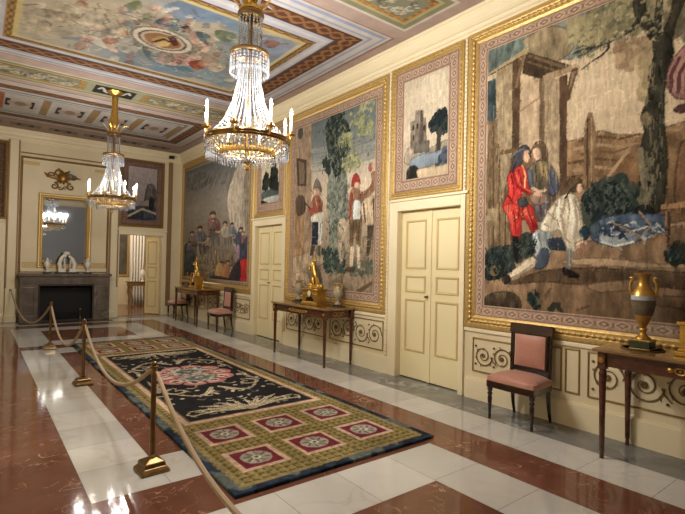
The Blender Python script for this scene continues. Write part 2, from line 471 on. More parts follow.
# ------------------------------------------------------------------ walls
D1 = (3.67, 4.76, 2.30); D2 = (7.92, 9.04, 2.30); D3 = (-1.64, -.51, 2.22)
w = MB()
for a, b in ((YN, D1[0]), (D1[1], D2[0]), (D2[1], YF+.2)): w.box(0, .22, a, b, 0, ZC)
for d in (D1, D2): w.box(0, .22, d[0], d[1], d[2], ZC); w.box(.16, .22, d[0], d[1], 0, d[2])
wall_right = struct(w.build('wall_right', CREAM))
w = MB(); w.box(XL, D3[0], YF, YF+.2, 0, ZC); w.box(D3[1], 0, YF, YF+.2, 0, ZC); w.box(D3[0], D3[1], YF, YF+.2, D3[2], ZC)
# the firebox is let into the wall behind the chimneypiece
wall_far = struct(w.build('wall_far', CREAM))
WALL_L = mat('left_wall_silk', (206, 190, 152), .7)
wall_left = struct(MB().box(XL-.2, XL, YN, YF+.2, 0, ZC).build('wall_left', WALL_L))
wall_near = struct(MB().box(XL, .22, YN-.2, YN, 0, ZC).build('wall_near', mat('near_wall_silk', (150, 152, 158), .7)))
CEILP = mat('ceiling_plain', (196, 172, 152), .7)
ceiling = struct(MB().box(XL-.2, .22, YN-.2, YF+.2, ZC+.012, ZC+.2).build('ceiling', CEILP))

# cornice running round the room, and skirtings
t = MB().frame(XL, 0, YN, YF, [(0, .26), (.016, .26), (.018, .232), (.045, .222), (.05, .185), (.078, .180), (.092, .168), (.092, .152), (.078, .142), (.085, .09), (.115, .06), (.118, .035), (.145, .03), (.15, .018), (.15, -.01), (0, -.01)], CE)
struct(t.build('trim_1', CREAM2, bevel=0))
def skirting(name, segs, to3):
    m = MB()
    for a, b in segs:
        m.prism([(a, 0), (b, 0), (b, .225), (a, .225)], 0, .028, to3); m.prism([(a, .225), (b, .225), (b, .245), (a, .245)], 0, .018, to3)
    return struct(m.build(name, CREAM2))
skirting('baseboard_right', ((YN, D1[0]-.1), (D1[1]+.12, D2[0]-.1), (D2[1]+.12, YF)), RW)
skirting('baseboard_far', ((XL, -3.92), (-.50, 0)), FW)

def rinceau(u0, u1, v0, v1, n, to3, parent):
    m = MB(); wd = (u1-u0)/n; vc = (v0+v1)/2; R = min(wd*.5, (v1-v0)*.46)
    for k in range(n):
        cu = u0+wd*(k+.5); sg = 1 if k % 2 == 0 else -1
        pts = []; rad = []
        for i in range(44):
            q = i/43; a = q*2*PI*1.75; r = R*(1-q*.82)
            pts.append(to3(cu-r*math.cos(a), vc+sg*r*math.sin(a), .008)); rad.append(.0085-.003*q)
        m.tube(pts, rad, 5, flat=.5)
        for j in range(6):                                    # flower in the eye of the scroll
            a = j*PI/3; m.ball(to3(cu+R*.13*math.cos(a), vc+R*.13*math.sin(a), .008), R*.085, 6, 4)
        for j in range(5):                                    # leaves springing off the stem
            a = .5+j*1.05; q = .10+.12*j; r = R*(1-q*.82)
            p = (cu-r*math.cos(a), vc+sg*r*math.sin(a)); d = .055*(1-.1*j)
            tip = (p[0]-d*math.cos(a+.9), p[1]+sg*d*math.sin(a+.9))
            mid = ((p[0]+tip[0])/2+.012, (p[1]+tip[1])/2+.01)
            m.tube([to3(*p, .008), to3(*mid, .01), to3(*tip, .006)], [.006, .009, .003], 5, flat=.5)
        if k < n-1:
            c2 = cu+wd; m.tube([to3(cu+wd*.5-.06, vc-sg*R*.75, .008), to3(cu+wd*.5, vc-sg*R*.35, .008), to3(cu+wd*.5+.02, vc, .008)], [.006, .012, .01], 5, flat=.5)
        for j in (-1, 1):
            m.ball(to3(cu+wd*.42, vc+j*R*.85, .008), .014, 6, 4)
    return m.build('scroll_ornament', BRONZE, parent, smooth=True)
TN = [1]
def next_trim(): TN[0] += 1; return 'trim_%d' % TN[0]
LINE = mat('moulding_dull_gold', (150, 122, 74), .5, .3)  # one dull gold for the dado panel mouldings
def dado_panel(u0, u1, v0=.30, v1=.735, scrolls=0, to3=RW):
    p = struct(MB().frame(u0, u1, v0, v1, [(0, 0), (.004, .012), (.012, .014), (.018, .0)], to3).build(next_trim(), LINE))
    if scrolls: rinceau(u0+.03, u1-.03, v0+.03, v1-.03, scrolls, to3, p)
dado_panel(2.93, 3.48, .32, .72, 2); dado_panel(2.40, 2.78, .32, .76); dado_panel(2.22, 2.37,   .32, .765); dado_panel(.55, 2.15,   .32, .765, 5)
dado_panel(5.03, 6.34, .30, .735, 4); dado_panel(6.48, 7.72, .30, .735, 4)
dado_panel(9.24, 9.98, .30, .735, 3); dado_panel(10.2, 11.6, .30, .735, 4); dado_panel(11.75, 13.3, .30, .735, 4)

for a0, a1 in ((YN, 3.6), (4.98, 7.81), (9.15, YF)):
    struct(MB().prism([(a0, .785), (a1, .785), (a1, .828), (a0, .828)], 0, .022, RW).build(next_trim(), CREAM2, bevel=.006))
# pale beaded strips beside the frames on the right wall
def bead_strip(u, v0, v1, to3, mt=CREAM2):
    m = MB(); m.prism([(u-.016, v0), (u+.016, v0), (u+.016, v1), (u-.016, v1)], 0, .022, to3)
    k = v0+.02
    while k < v1: m.ball(to3(u, k, .024), .014, 6, 4); k += .05
    return struct(m.build(next_trim(), mt, smooth=True))
for u in (3.628, 4.962, 7.80, 9.13): bead_strip(u, .25, ZK, RW)

# ------------------------------------------------------------------ doors in the right wall
def panel_frame(m, u0, u1, v0, v1, h, to3): m.frame(u0, u1, v0, v1, [(0, h), (.006, h+.014), (.022, h+.012), (.032, h)], to3)
DOORC = mat('door_paint', (232, 218, 174), .4); DLINE = mat('door_moulding_shaded', (208, 184, 132), .45, .1)  # cream door mouldings, their shading put into a darker tone
def double_door(name, D, recess):
    d = structure(name); m = MB()
    a, b, h = D
    for u0, u1 in ((a-.07, a), (b, b+.16)) if name == 'door_1' else ((a-.1, a), (b, b+.12)):
        m.prism([(u0, 0), (u1, 0), (u1, h+.13), (u0, h+.13)], 0, .035, RW)
    m.prism([(a, h), (b, h), (b, h+.13), (a, h+.13)], 0, .035, RW)
    m.prism([(a-.12, h+.13), (b+.14, h+.13), (b+.14, h+.165), (a-.12, h+.165)], 0, .06, RW)
    m.build('door_casing', CREAM2, d, bevel=.006)
    c = (a+b)/2
    for u0, u1, s in ((a, c-.003, 1), (c+.003, b, -1)):
        lf = MB().prism([(u0, .012), (u1, .012), (u1, h-.005), (u0, h-.005)], -recess-.04, -recess, RW).build('door_leaf', DOORC, d, bevel=.004)
        pm = MB()
        for v0, v1 in ((.38, 1.09), (1.18, 1.41), (1.50, h-.13)): panel_frame(pm, u0+.085, u1-.085, v0, v1, -recess, RW)
        pm.build('panel_moulding', DLINE, lf)
        if s == -1: k = MB().lathe([(.004, 0), (.02, .003), (.02, .006), (.008, .012), (.007, .03), (.017, .038), (.015, .05), (.004, .054)], 12)
        if s == -1:
            ob = k.build('door_knob', BRASS, lf, smooth=True); ob.location = (recess, u0+.05, 1.135); ob.rotation_euler = (0, -PI/2, 0)
    m = MB().prism([(c-.012, .012), (c+.02, .012), (c+.02, h-.01), (c-.012, h-.01)], -recess, -recess+.014, RW).build('meeting_strip', DOORC, d)
    return d
double_door('door_1', D1, .07); double_door('door_2', D2, .07)

# ------------------------------------------------------------------ far wall: pilasters, casings, panel mouldings
BROWN = mat('brown_gilt_strip', (146, 114, 76), .5, .2)
m = MB()
for u0, u1 in ((-4.10, -3.93), (-1.86, -1.70)):
    m.prism([(u0, .80), (u1, .80), (u1, ZK), (u0, ZK)], 0, .045, FW)
    m.prism([(u0-.02, 0), (u1+.02, 0), (u1+.02, .80), (u0-.02, .80)], 0, .10, FW)
    m.prism([(u0-.035, 0), (u1+.035, 0), (u1+.035, .16), (u0-.035, .16)], 0, .125, FW)
struct(m.build(next_trim(), CREAM2, bevel=.006))
m = MB()
for u0, u1 in ((-4.13, -4.10), (-3.93, -3.90), (-1.895, -1.86), (-1.70, -1.67)):
    m.prism([(u0, .80), (u1, .80), (u1, ZK), (u0, ZK)], 0, .055, FW)
struct(m.build(next_trim(), BROWN))
m = MB()
m.prism([(-.385, .245), (-.27, .245), (-.27, ZK), (-.385, ZK)], 0, .03, FW)
struct(m.build(next_trim(), BROWN))
m = MB().frame(-3.885, -1.91, 1.17, 4.0, [(0, 0), (.004, .03), (.03, .035), (.045, .012), (.05, 0)], FW)
struct(m.build(next_trim(), GOLD2))
m = MB().prism([(-3.885, 4.06), (-1.91, 4.06), (-1.91, 4.09), (-3.885, 4.09)], 0, .03, FW)
struct(m.build(next_trim(), GOLD2))
m = MB().prism([(-3.83, 1.165), (-1.95, 1.165), (-1.95, 1.29), (-3.83, 1.29)], 0, .03, FW)
struct(m.build(next_trim(), CREAM2))
def grille(u0, u1, v0, v1):
    m = MB().frame(u0, u1, v0, v1, [(0, .0), (0, .02), (.015, .02), (.015, 0)], FW)
    n = max(4, int((u1-u0)/.055))
    for k in range(n):
        c = u0+(k+.5)*(u1-u0)/n
        m.tube([FW(c+.02*math.cos(a*PI/5), (v0+v1)/2+(v1-v0)*.4*math.sin(a*PI/5), .012) for a in range(10)], .008, 5, closed=True)
    struct(m.build(next_trim(), GOLD))
grille(-3.80, -3.47, 1.30, 1.43); grille(-2.30, -1.98, 1.30, 1.43); grille(-3.83, -3.5, 3.80, 3.88); grille(-2.28, -1.96, 3.80, 3.88)

# open doorway in the far wall with one leaf folded back, and its closed twin beside the left picture
d3 = structure('door_3'); m = MB(); a, b, h = D3
for u0, u1 in ((a-.11, a), (b, b+.105)): m.prism([(u0, 0), (u1, 0), (u1, h+.12), (u0, h+.12)], 0, .04, FW)
m.prism([(a, h), (b, h), (b, h+.12), (a, h+.12)], 0, .04, FW); m.prism([(a-.15, h+.12), (b+.115, h+.12), (b+.115, h+.15), (a-.15, h+.15)], 0, .07, FW)
m.build('door_casing', CREAM2, d3, bevel=.006)
leaf = MB().box(-.44, 0, -.02, .02, .012, h-.01).build('door_leaf', DOORC, d3, bevel=.004, loc=(b-.005, YF+.2, 0)); leaf.rotation_euler = (0, 0, math.radians(-52))
pm = MB()
for v0, v1 in ((.2, .95), (1.02, 1.35), (1.42, h-.14)):
    pm.frame(-.375, -.07, v0, v1, [(0, 0), (.006, .014), (.022, .012), (.032, 0)], lambda u, v, q: (u, -.02-q, v))
pm.build('panel_moulding', DLINE, leaf)
d4 = structure('door_4'); m = MB()
for u0, u1 in ((-5.26, -5.14), (-4.27, -4.14)): m.prism([(u0, 0), (u1, 0), (u1, h+.12), (u0, h+.12)], 0, .04, FW)
m.prism([(-5.14, h), (-4.27, h), (-4.27, h+.12), (-5.14, h+.12)], 0, .04, FW)
m.build('door_casing', CREAM2, d4, bevel=.006)
for u0, u1 in ((-5.14, -4.71), (-4.70, -4.27)):
    lf = MB().prism([(u0, .012), (u1, .012), (u1, h), (u0, h)], 0.002, .02, FW).build('door_leaf', DOORC, d4)
    pm = MB()
    for v0, v1 in ((.2, .95), (1.02, 1.35), (1.42, h-.14)): panel_frame(pm, u0+.07, u1-.07, v0, v1, .02, FW)
    pm.build('panel_moulding', DLINE, lf)

# ------------------------------------------------------------------ the room beyond the doorway
Y2 = YF+.2; YB = 17.4
struct(MB().box(-4.2, 1.6, Y2, YB, -.05, -.001).build('floor_beyond', mat('brown_floor_beyond', (132, 96, 70), .15, noise=(3, .2))))
struct(MB().box(-4.2, 1.6, YB, YB+.1, 0, 3.6).build('wall_beyond', CREAM))
struct(MB().box(-4.3, -4.2, Y2, YB, 0, 3.6).build('wall_beyond_left', CREAM)); struct(MB().box(1.6, 1.7, Y2, YB, 0, 3.6).build('wall_beyond_right', CREAM))
struct(MB().box(-4.2, 1.6, Y2, YB, 3.6, 3.7).build('ceiling_beyond', CEILP))
# ------------------------------------------------------------------ painted ceiling
def paint_ceiling():
    c = Canvas(XL, 0, 3.0, YF, 50, (178, 152, 138), on_ceiling)
    def ringrect(x0, x1, y0, y1, w, col): c.rect(x0, x1, y0, y0+w, col); c.rect(x0, x1, y1-w, y1, col); c.rect(x0, x0+w, y0, y1, col); c.rect(x1-w, x1, y0, y1, col)
    def scroll_band(x0, x1, y0, y1, w, base, ink):       # band with twining arabesques
        ringrect(x0, x1, y0, y1, w, base)
        dx = np.minimum(c.U-x0, x1-c.U); dy = np.minimum(c.V-y0, y1-c.V); d = np.minimum(dx, dy); s = np.where(dx < dy, c.V, c.U)
        m = (d > 0) & (d < w); t = (d/w-.5)*2
        k = (np.abs(t-.62*np.sin(s*2*PI/.42)) < .24) | (np.abs(t+.62*np.sin(s*2*PI/.42)) < .2)
        c.C[m & k] = ink; c.C[m & (np.abs(np.abs(t)-.9) < .1)] = (92, 50, 36)
    # central compartment
    x0, x1, y0, y1 = -5.20, -.30, 4.61, 8.72
    c.rect(x0, x1, y0, y1, (196, 186, 176)); ringrect(x0, x1, y0, y1, .025, (150, 108, 92)); ringrect(x0+.07, x1-.07, y0+.07, y1-.07, .05, (144, 154, 186)); ringrect(x0+.14, x1-.14, y0+.14, y1-.14, .07, (198, 190, 182)); ringrect(x0+.21, x1-.21, y0+.21, y1-.21, .04, (148, 158, 190))
    scroll_band(-4.90, -.60, 4.92, 8.45, .25, (104, 56, 40), (152, 108, 62))
    c.rect(-4.65, -.85, 5.17, 8.19, (184, 186, 200)); ringrect(-4.65, -.85, 5.17, 8.19, .03, (96, 74, 60)); ringrect(-4.56, -.94, 5.26, 8.12, .05, (206, 198, 192))
    scroll_band(-4.46, -1.03, 5.40, 8.06, .10, (176, 132, 66), (120, 84, 44)); ringrect(-4.36, -1.13, 5.50, 7.96, .05, (206, 184, 116))
    c.set_clip(-4.30, -1.20, 5.56, 7.90); c.rect(-4.3, -1.2, 5.5, 7.95, (194, 182, 160))
    # sky and clouds
    sky = np.clip((fbm(c.U*1.3, c.V*1.6, 4)-.42)*5, 0, 1)[..., None]*np.clip((c.U+4.0)/1.2, 0, 1)[..., None]
    c.C[c.clip] = (c.C*(1-sky)+np.array((140, 156, 168))*sky)[c.clip]
    c.smooth([(165, 5), (200, 0), (260, 12), (238, 22), (200, 22), (175, 18)], (134, 152, 176), .75)
    c.smooth([(240, 38), (262, 34), (296, 44), (268, 58), (250, 56)], (140, 152, 176), .7)
    c.smooth([(60, 38), (100, 44), (150, 58), (215, 82), (225, 74), (180, 60), (130, 48), (90, 38)], (150, 164, 168), .7)
    c.smooth([(142, 46), (156, 52), (176, 62), (196, 72), (180, 70), (150, 60)], (92, 132, 142), .8)
    for P, k in (([(28, 30), (40, 5), (95, 2), (110, 16), (95, 24), (60, 26)], (206, 192, 164)), ([(70, 24), (100, 12), (112, 24), (120, 44), (104, 48), (84, 36)], (214, 204, 184)), ([(110, 40), (130, 38), (142, 46), (128, 54)], (196, 190, 176))): c.smooth(P, k, .8)
    for P, k in (([(76, 4), (88, 8), (86, 2), (80, 0)], (164, 124, 104)), ([(40, 8), (62, 12), (82, 18), (80, 22), (58, 17)], (176, 150, 128)), ([(88, 22), (100, 28), (112, 44), (118, 52), (110, 50), (98, 36)], (206, 172, 152)), ([(112, 24), (122, 20), (130, 22), (133, 30), (124, 37), (114, 33)], (168, 118, 82)), ([(115, 26), (121, 22), (127, 26), (122, 32)], (198, 146, 100)),
                 ([(127, 24), (140, 28), (146, 26), (138, 32), (136, 40), (130, 36)], (214, 206, 190)), ([(155, 21), (166, 18), (178, 20), (174, 26), (160, 26)], (74, 108, 138)), ([(178, 26), (186, 24), (190, 28), (184, 32)], (104, 66, 52)), ([(186, 28), (200, 34), (210, 46), (204, 54), (194, 50), (190, 38)], (216, 176, 160)), ([(196, 32), (208, 34), (213, 42), (208, 46), (200, 40)], (96, 122, 132)),
                 ([(150, 54), (170, 52), (190, 58), (196, 54), (192, 64), (176, 66), (156, 62)], (206, 166, 156)), ([(188, 62), (202, 60), (206, 66), (196, 70)], (176, 92, 66)), ([(200, 52), (216, 58), (224, 68), (214, 72), (204, 64)], (196, 178, 154)), ([(120, 8), (138, 0), (142, 8), (130, 10)], (128, 138, 96)), ([(216, 30), (236, 34), (232, 42), (218, 40)], (126, 140, 116))): c.smooth(P, k, .85, tex=.15)
    rr = random.Random(12)
    for k in range(110):                                     # putti, drapery and cloud puffs crowding the middle
        x = rr.gauss(165, 42); y = 34+.22*(x-140)+rr.gauss(0, 15); q = rr.uniform(1.5, 5)
        if not (30 < x < 292 and 2 < y < 82): continue
        col = rr.choice([(212, 170, 150), (222, 206, 184), (198, 150, 130), (146, 160, 160), (118, 136, 142), (176, 156, 132), (206, 190, 170), (150, 152, 124), (166, 110, 90), (228, 220, 206)])
        c.smooth([(x+q*1.8*math.cos(t)*rr.uniform(.6, 1.3), y+q*math.sin(t)*rr.uniform(.6, 1.3)) for t in [j*PI/3 for j in range(6)]], col, .6, tex=.2)
        c.line([(x-q, y+q*.6), (x, y+q*.9), (x+q*1.2, y+q*.3)], .03, tuple(v*.68 for v in col), .01, .6)
    for k in range(60):
        x = rr.uniform(28, 120); y = rr.uniform(4, 30)+.25*(x-40)*.4; q = rr.uniform(2, 7)
        c.smooth([(x+q*1.9*math.cos(t)*rr.uniform(.6, 1.3), y+q*.8*math.sin(t)*rr.uniform(.6, 1.3)) for t in [j*PI/3 for j in range(6)]], rr.choice([(214, 202, 178), (190, 176, 152), (206, 190, 160), (176, 164, 148)]), .45, tex=.2)
    # oval cartouche with a gilded relief
    P = c.M([(163, 41)])[0]; ax = np.array(c.M([(187, 49)])[0])-np.array(P); bx = np.array(c.M([(170, 33)])[0])-np.array(P)
    def oval(s, col, a=1): c.poly([(P[0]+s*(ax[0]*math.cos(q)+bx[0]*math.sin(q)), P[1]+s*(ax[1]*math.cos(q)+bx[1]*math.sin(q))) for q in [k*PI/14 for k in range(28)]], col, a, raw=True)
    oval(1.25, (150, 140, 124)); oval(1.15, (220, 210, 190)); oval(.95, (128, 108, 92)); oval(.85, (206, 188, 168)); oval(.72, (176, 132, 92))
    c.smooth([(152, 40), (160, 36), (170, 40), (168, 46), (158, 46)], (214, 182, 120)); c.smooth([(168, 36), (176, 38), (178, 46), (172, 45)], (112, 62, 46)); c.line([(154, 42), (164, 39), (174, 44)], .05, (110, 74, 56))
    for k in range(120):                                     # drawn folds over clouds and figures
        u = RNG.uniform(-4.2, -1.3); v = RNG.uniform(5.6, 7.9); a = RNG.uniform(0, PI); q = RNG.uniform(.05, .2)
        c.line([(u, v), (u+q*math.cos(a), v+q*math.sin(a)), (u+1.6*q*math.cos(a+.5), v+1.6*q*math.sin(a+.5))], .03, [(150, 128, 112), (222, 212, 196), (120, 112, 108), (178, 150, 128)][k % 4], .008, .55, raw=True)
    c.C[c.clip] = np.clip(146+(c.C[c.clip]-162)*1.22, 20, 245); c.mottle(.10, 5, 5); c.brush(1500, .12, .025, .14, 8, .4, .9, 6); c.brush(1200, .06, .02, .2, 9, .4, .9, 6)
    c.set_clip(XL, 0, 3.0, YF)
    # green strips with grey arabesques at both ends of the centre
    for a, b in ((3.50, 4.39), (9.0, 9.84)):
        c.rect(-5.16, -.34, a, b, (206, 194, 180)); c.rect(-5.13, -.37, a+.03, b-.03, (136, 134, 96)); ringrect(-5.05, -.45, a+.11, b-.11, .05, (176, 164, 120))
        for p0, p1 in ((-5.0, -3.25), (-2.25, -.5)):
            scroll_band(p0, p1, a+.16, b-.16, .06, (190, 136, 56), (148, 96, 40)); c.rect(p0+.06, p1-.06, a+.22, b-.22, (126, 124, 98))
            rr = random.Random(3)
            for k in range(70):
                u = rr.uniform(p0+.14, p1-.14); v = rr.uniform(a+.27, b-.27); q = rr.uniform(.03, .08)
                c.line([(u+q*math.cos(t*.9), v+q*.8*math.sin(t*.9)) for t in range(6)], .022, rr.choice([(186, 182, 164), (164, 156, 140), (88, 84, 70), (196, 176, 140)]), raw=True)
        c.rect(-3.2, -2.3, a+.14, b-.14, (150, 146, 112)); c.rect(-3.08, -2.42, a+.2, b-.2, (44, 38, 36))
        for s in (-1, 1): c.line([(-2.75+s*(.06+.2*t), (a+b)/2+.12*math.sin(t*6)) for t in [0, .2, .4, .6, .8, 1]], .05, (196, 190, 180), raw=True)
        c.disc(-2.75, (a+b)/2, .13, .13, (186, 178, 166), raw=True)
    # far compartment
    x0, x1, y0, y1 = -5.16, -.36, 10.0, 12.75
    c.rect(x0, x1, y0, y1, (196, 182, 170)); ringrect(x0, x1, y0, y1, .03, (150, 108, 92)); ringrect(x0+.08, x1-.08, y0+.08, y1-.08, .12, (186, 172, 166))
    scroll_band(x0+.26, x1-.26, y0+.26, y1-.26, .24, (112, 66, 50), (140, 100, 68))
    c.rect(x0+.5, x1-.5, y0+.5, y1-.5, (190, 184, 178)); ringrect(x0+.6, x1-.6, y0+.6, y1-.6, .06, (112, 122, 126)); ringrect(x0+.72, x1-.72, y0+.72, y1-.72, .05, (150, 150, 140))
    for k in range(4):
        u = -4.28+k*.86+.22; v = (y0+y1)/2
        c.rect(u-.30, u+.30, y0+.8, y1-.8, (186, 176, 168)); c.rect(u-.24, u+.24, v-.26, v+.26, (52, 46, 44)); c.rect(u-.17, u+.17, v-.28, v+.28, (186, 168, 154)); c.rect(u-.20, u+.20, v-.1, v+.1, (176, 150, 138)); c.disc(u, v, .1, .16, (150, 120, 106), raw=True)
        c.rect(u+.36, u+.5, y0+.8, y1-.8, (160, 126, 84))
    c.rect(-4.5, -4.34, y0+.8, y1-.8, (170, 96, 64))
    # grey ornaments on the end margin
    for k in range(6):
        u = -4.6+k*.75; c.rect(u-.3, u+.3, 13.0, 13.3, (146, 128, 114)); c.rect(u-.16, u+.16, 13.06, 13.24, (74, 66, 60)); c.disc(u, 13.15, .1, .06, (150, 142, 130), raw=True)
    c.mottle(.06, 9, 9, 3)
    c.build('ceiling_painting', PAINT, ceiling, CE, 0.0, sat=.82, gain=.92)
paint_ceiling()

# ------------------------------------------------------------------ frames for tapestries and pictures
def beaded_rail(u0, u1, v0, v1, h, r, step, to3, parent, mt):   # one continuous carved bead-and-reel rail
    pts = []; rad = []
    for (a, b), (c2, d2) in (((u0, v0), (u1, v0)), ((u1, v0), (u1, v1)), ((u1, v1), (u0, v1)), ((u0, v1), (u0, v0))):
        n = max(4, int(math.hypot(c2-a, d2-b)/step)*4)
        for k in range(n): q = k/n; pts.append(to3(a+(c2-a)*q, b+(d2-b)*q, h)); rad.append(r*(.45, .95, 1.1, .95)[k % 4])
    return MB().tube(pts, rad, 6, closed=True).build('beading', mt, parent, smooth=True, angle=70)
def gilt_frame(parent, u0, u1, v0, v1, wd, to3, beads=.06, mt=GOLD):
    d = .032
    f = MB().frame(u0, u1, v0, v1, [(0, 0), (0, d*.7), (wd*.12, d), (wd*.32, d*1.05), (wd*.42, d*.7), (wd*.66, d*.62), (wd*.8, d*.85), (wd*.95, d*.5), (wd, .006), (wd, 0)], to3).build('frame', mt, parent, smooth=True, angle=30)
    beaded_rail(u0+wd*.54, u1-wd*.54, v0+wd*.54, v1-wd*.54, d*.68, wd*.15, beads, to3, f, mt)
    return f

def tapestry(name, label, cat, rect, wd, bw, res, paint, to3, mp, base, group=None, bord=((162, 130, 106), (130, 98, 80), (184, 154, 126)), period=.15, gmat=GOLD, gain=1.22):
    u0, u1, v0, v1 = rect
    cen = to3((u0+u1)/2, (v0+v1)/2, 0)
    t = thing(name, label, cat, (0, 0, 0), 0, group)
    gilt_frame(t, u0, u1, v0, v1, wd, to3, mt=gmat)
    c = Canvas(u0+wd*.9, u1-wd*.9, v0+wd*.9, v1-wd*.9, res, base, mp)
    b = c.box; c.set_clip(b[0]+bw, b[1]-bw, b[2]+bw, b[3]-bw)
    c.ink = .016
    paint(c)
    ar = (b[1]-b[0])*(b[3]-b[2])
    c.brush(int(900*ar), .075, .011, .15, 3, PI/2, .3, 4); c.brush(int(500*ar), .04, .010, .20, 4, 0, .5, 5)
    c.C[c.clip] = np.clip(128+(c.C[c.clip]-132)*1.10, 12, 245)*np.array((.985, 1.0, 1.0))
    c.set_clip(*b)
    c.border(bw, *bord, period)
    c.mottle(.09, 60, 9, 2); c.mottle(.06, 2, 14, 3)
    c.build('woven_panel', WEAVE, t, to3, .012, gain=gain, sat=.76)
    return t

def folk(c, x, y, h, coat, leg, lean=0.0, seed=0):              # a small woven figure standing at (x, y), h tall
    r = random.Random(seed); w = h*.16; X = lambda dx, q: x+dx*w+lean*h*q
    c.poly([(X(-.7, 0), y), (X(-.8, .45), y-h*.45), (X(.8, .45), y-h*.45), (X(.9, 0), y), (X(.3, 0), y), (X(.0, .3), y-h*.3), (X(-.25, 0), y)], leg, tex=.2)
    c.smooth([(X(-1.0, .4), y-h*.38), (X(-1.0, .7), y-h*.74), (X(-.4, .85), y-h*.83), (X(.4, .85), y-h*.83), (X(1.1, .7), y-h*.72), (X(1.0, .4), y-h*.38)], coat, tex=.25)
    s = r.choice((-1, 1)); sl = tuple(min(240, k*1.18) for k in coat)
    c.line([(X(s*.8, .75), y-h*.74), (X(s*1.7, .6), y-h*.58), (X(s*2.2, .66), y-h*r.uniform(.5, .8))], .05*h/30, sl, .025)
    c.smooth([(X(-.42, .86), y-h*.86), (X(-.4, .95), y-h*.97), (X(.4, .95), y-h*.97), (X(.42, .86), y-h*.86), (X(0, .8), y-h*.81)], (190, 152, 124))
    c.smooth([(X(-.6, .95), y-h*.92), (X(-.3, 1), y-h*1.02), (X(.4, 1), y-h*1.02), (X(.55, .95), y-h*.93), (X(0, .95), y-h*.96)], r.choice([(70, 58, 52), (92, 70, 56), (110, 96, 84), (60, 60, 66)]))
    c.line([(X(-.9, .42), y-h*.42), (X(.9, .42), y-h*.42)], .035*h/30, r.choice([(60, 50, 46), (176, 150, 110)]))

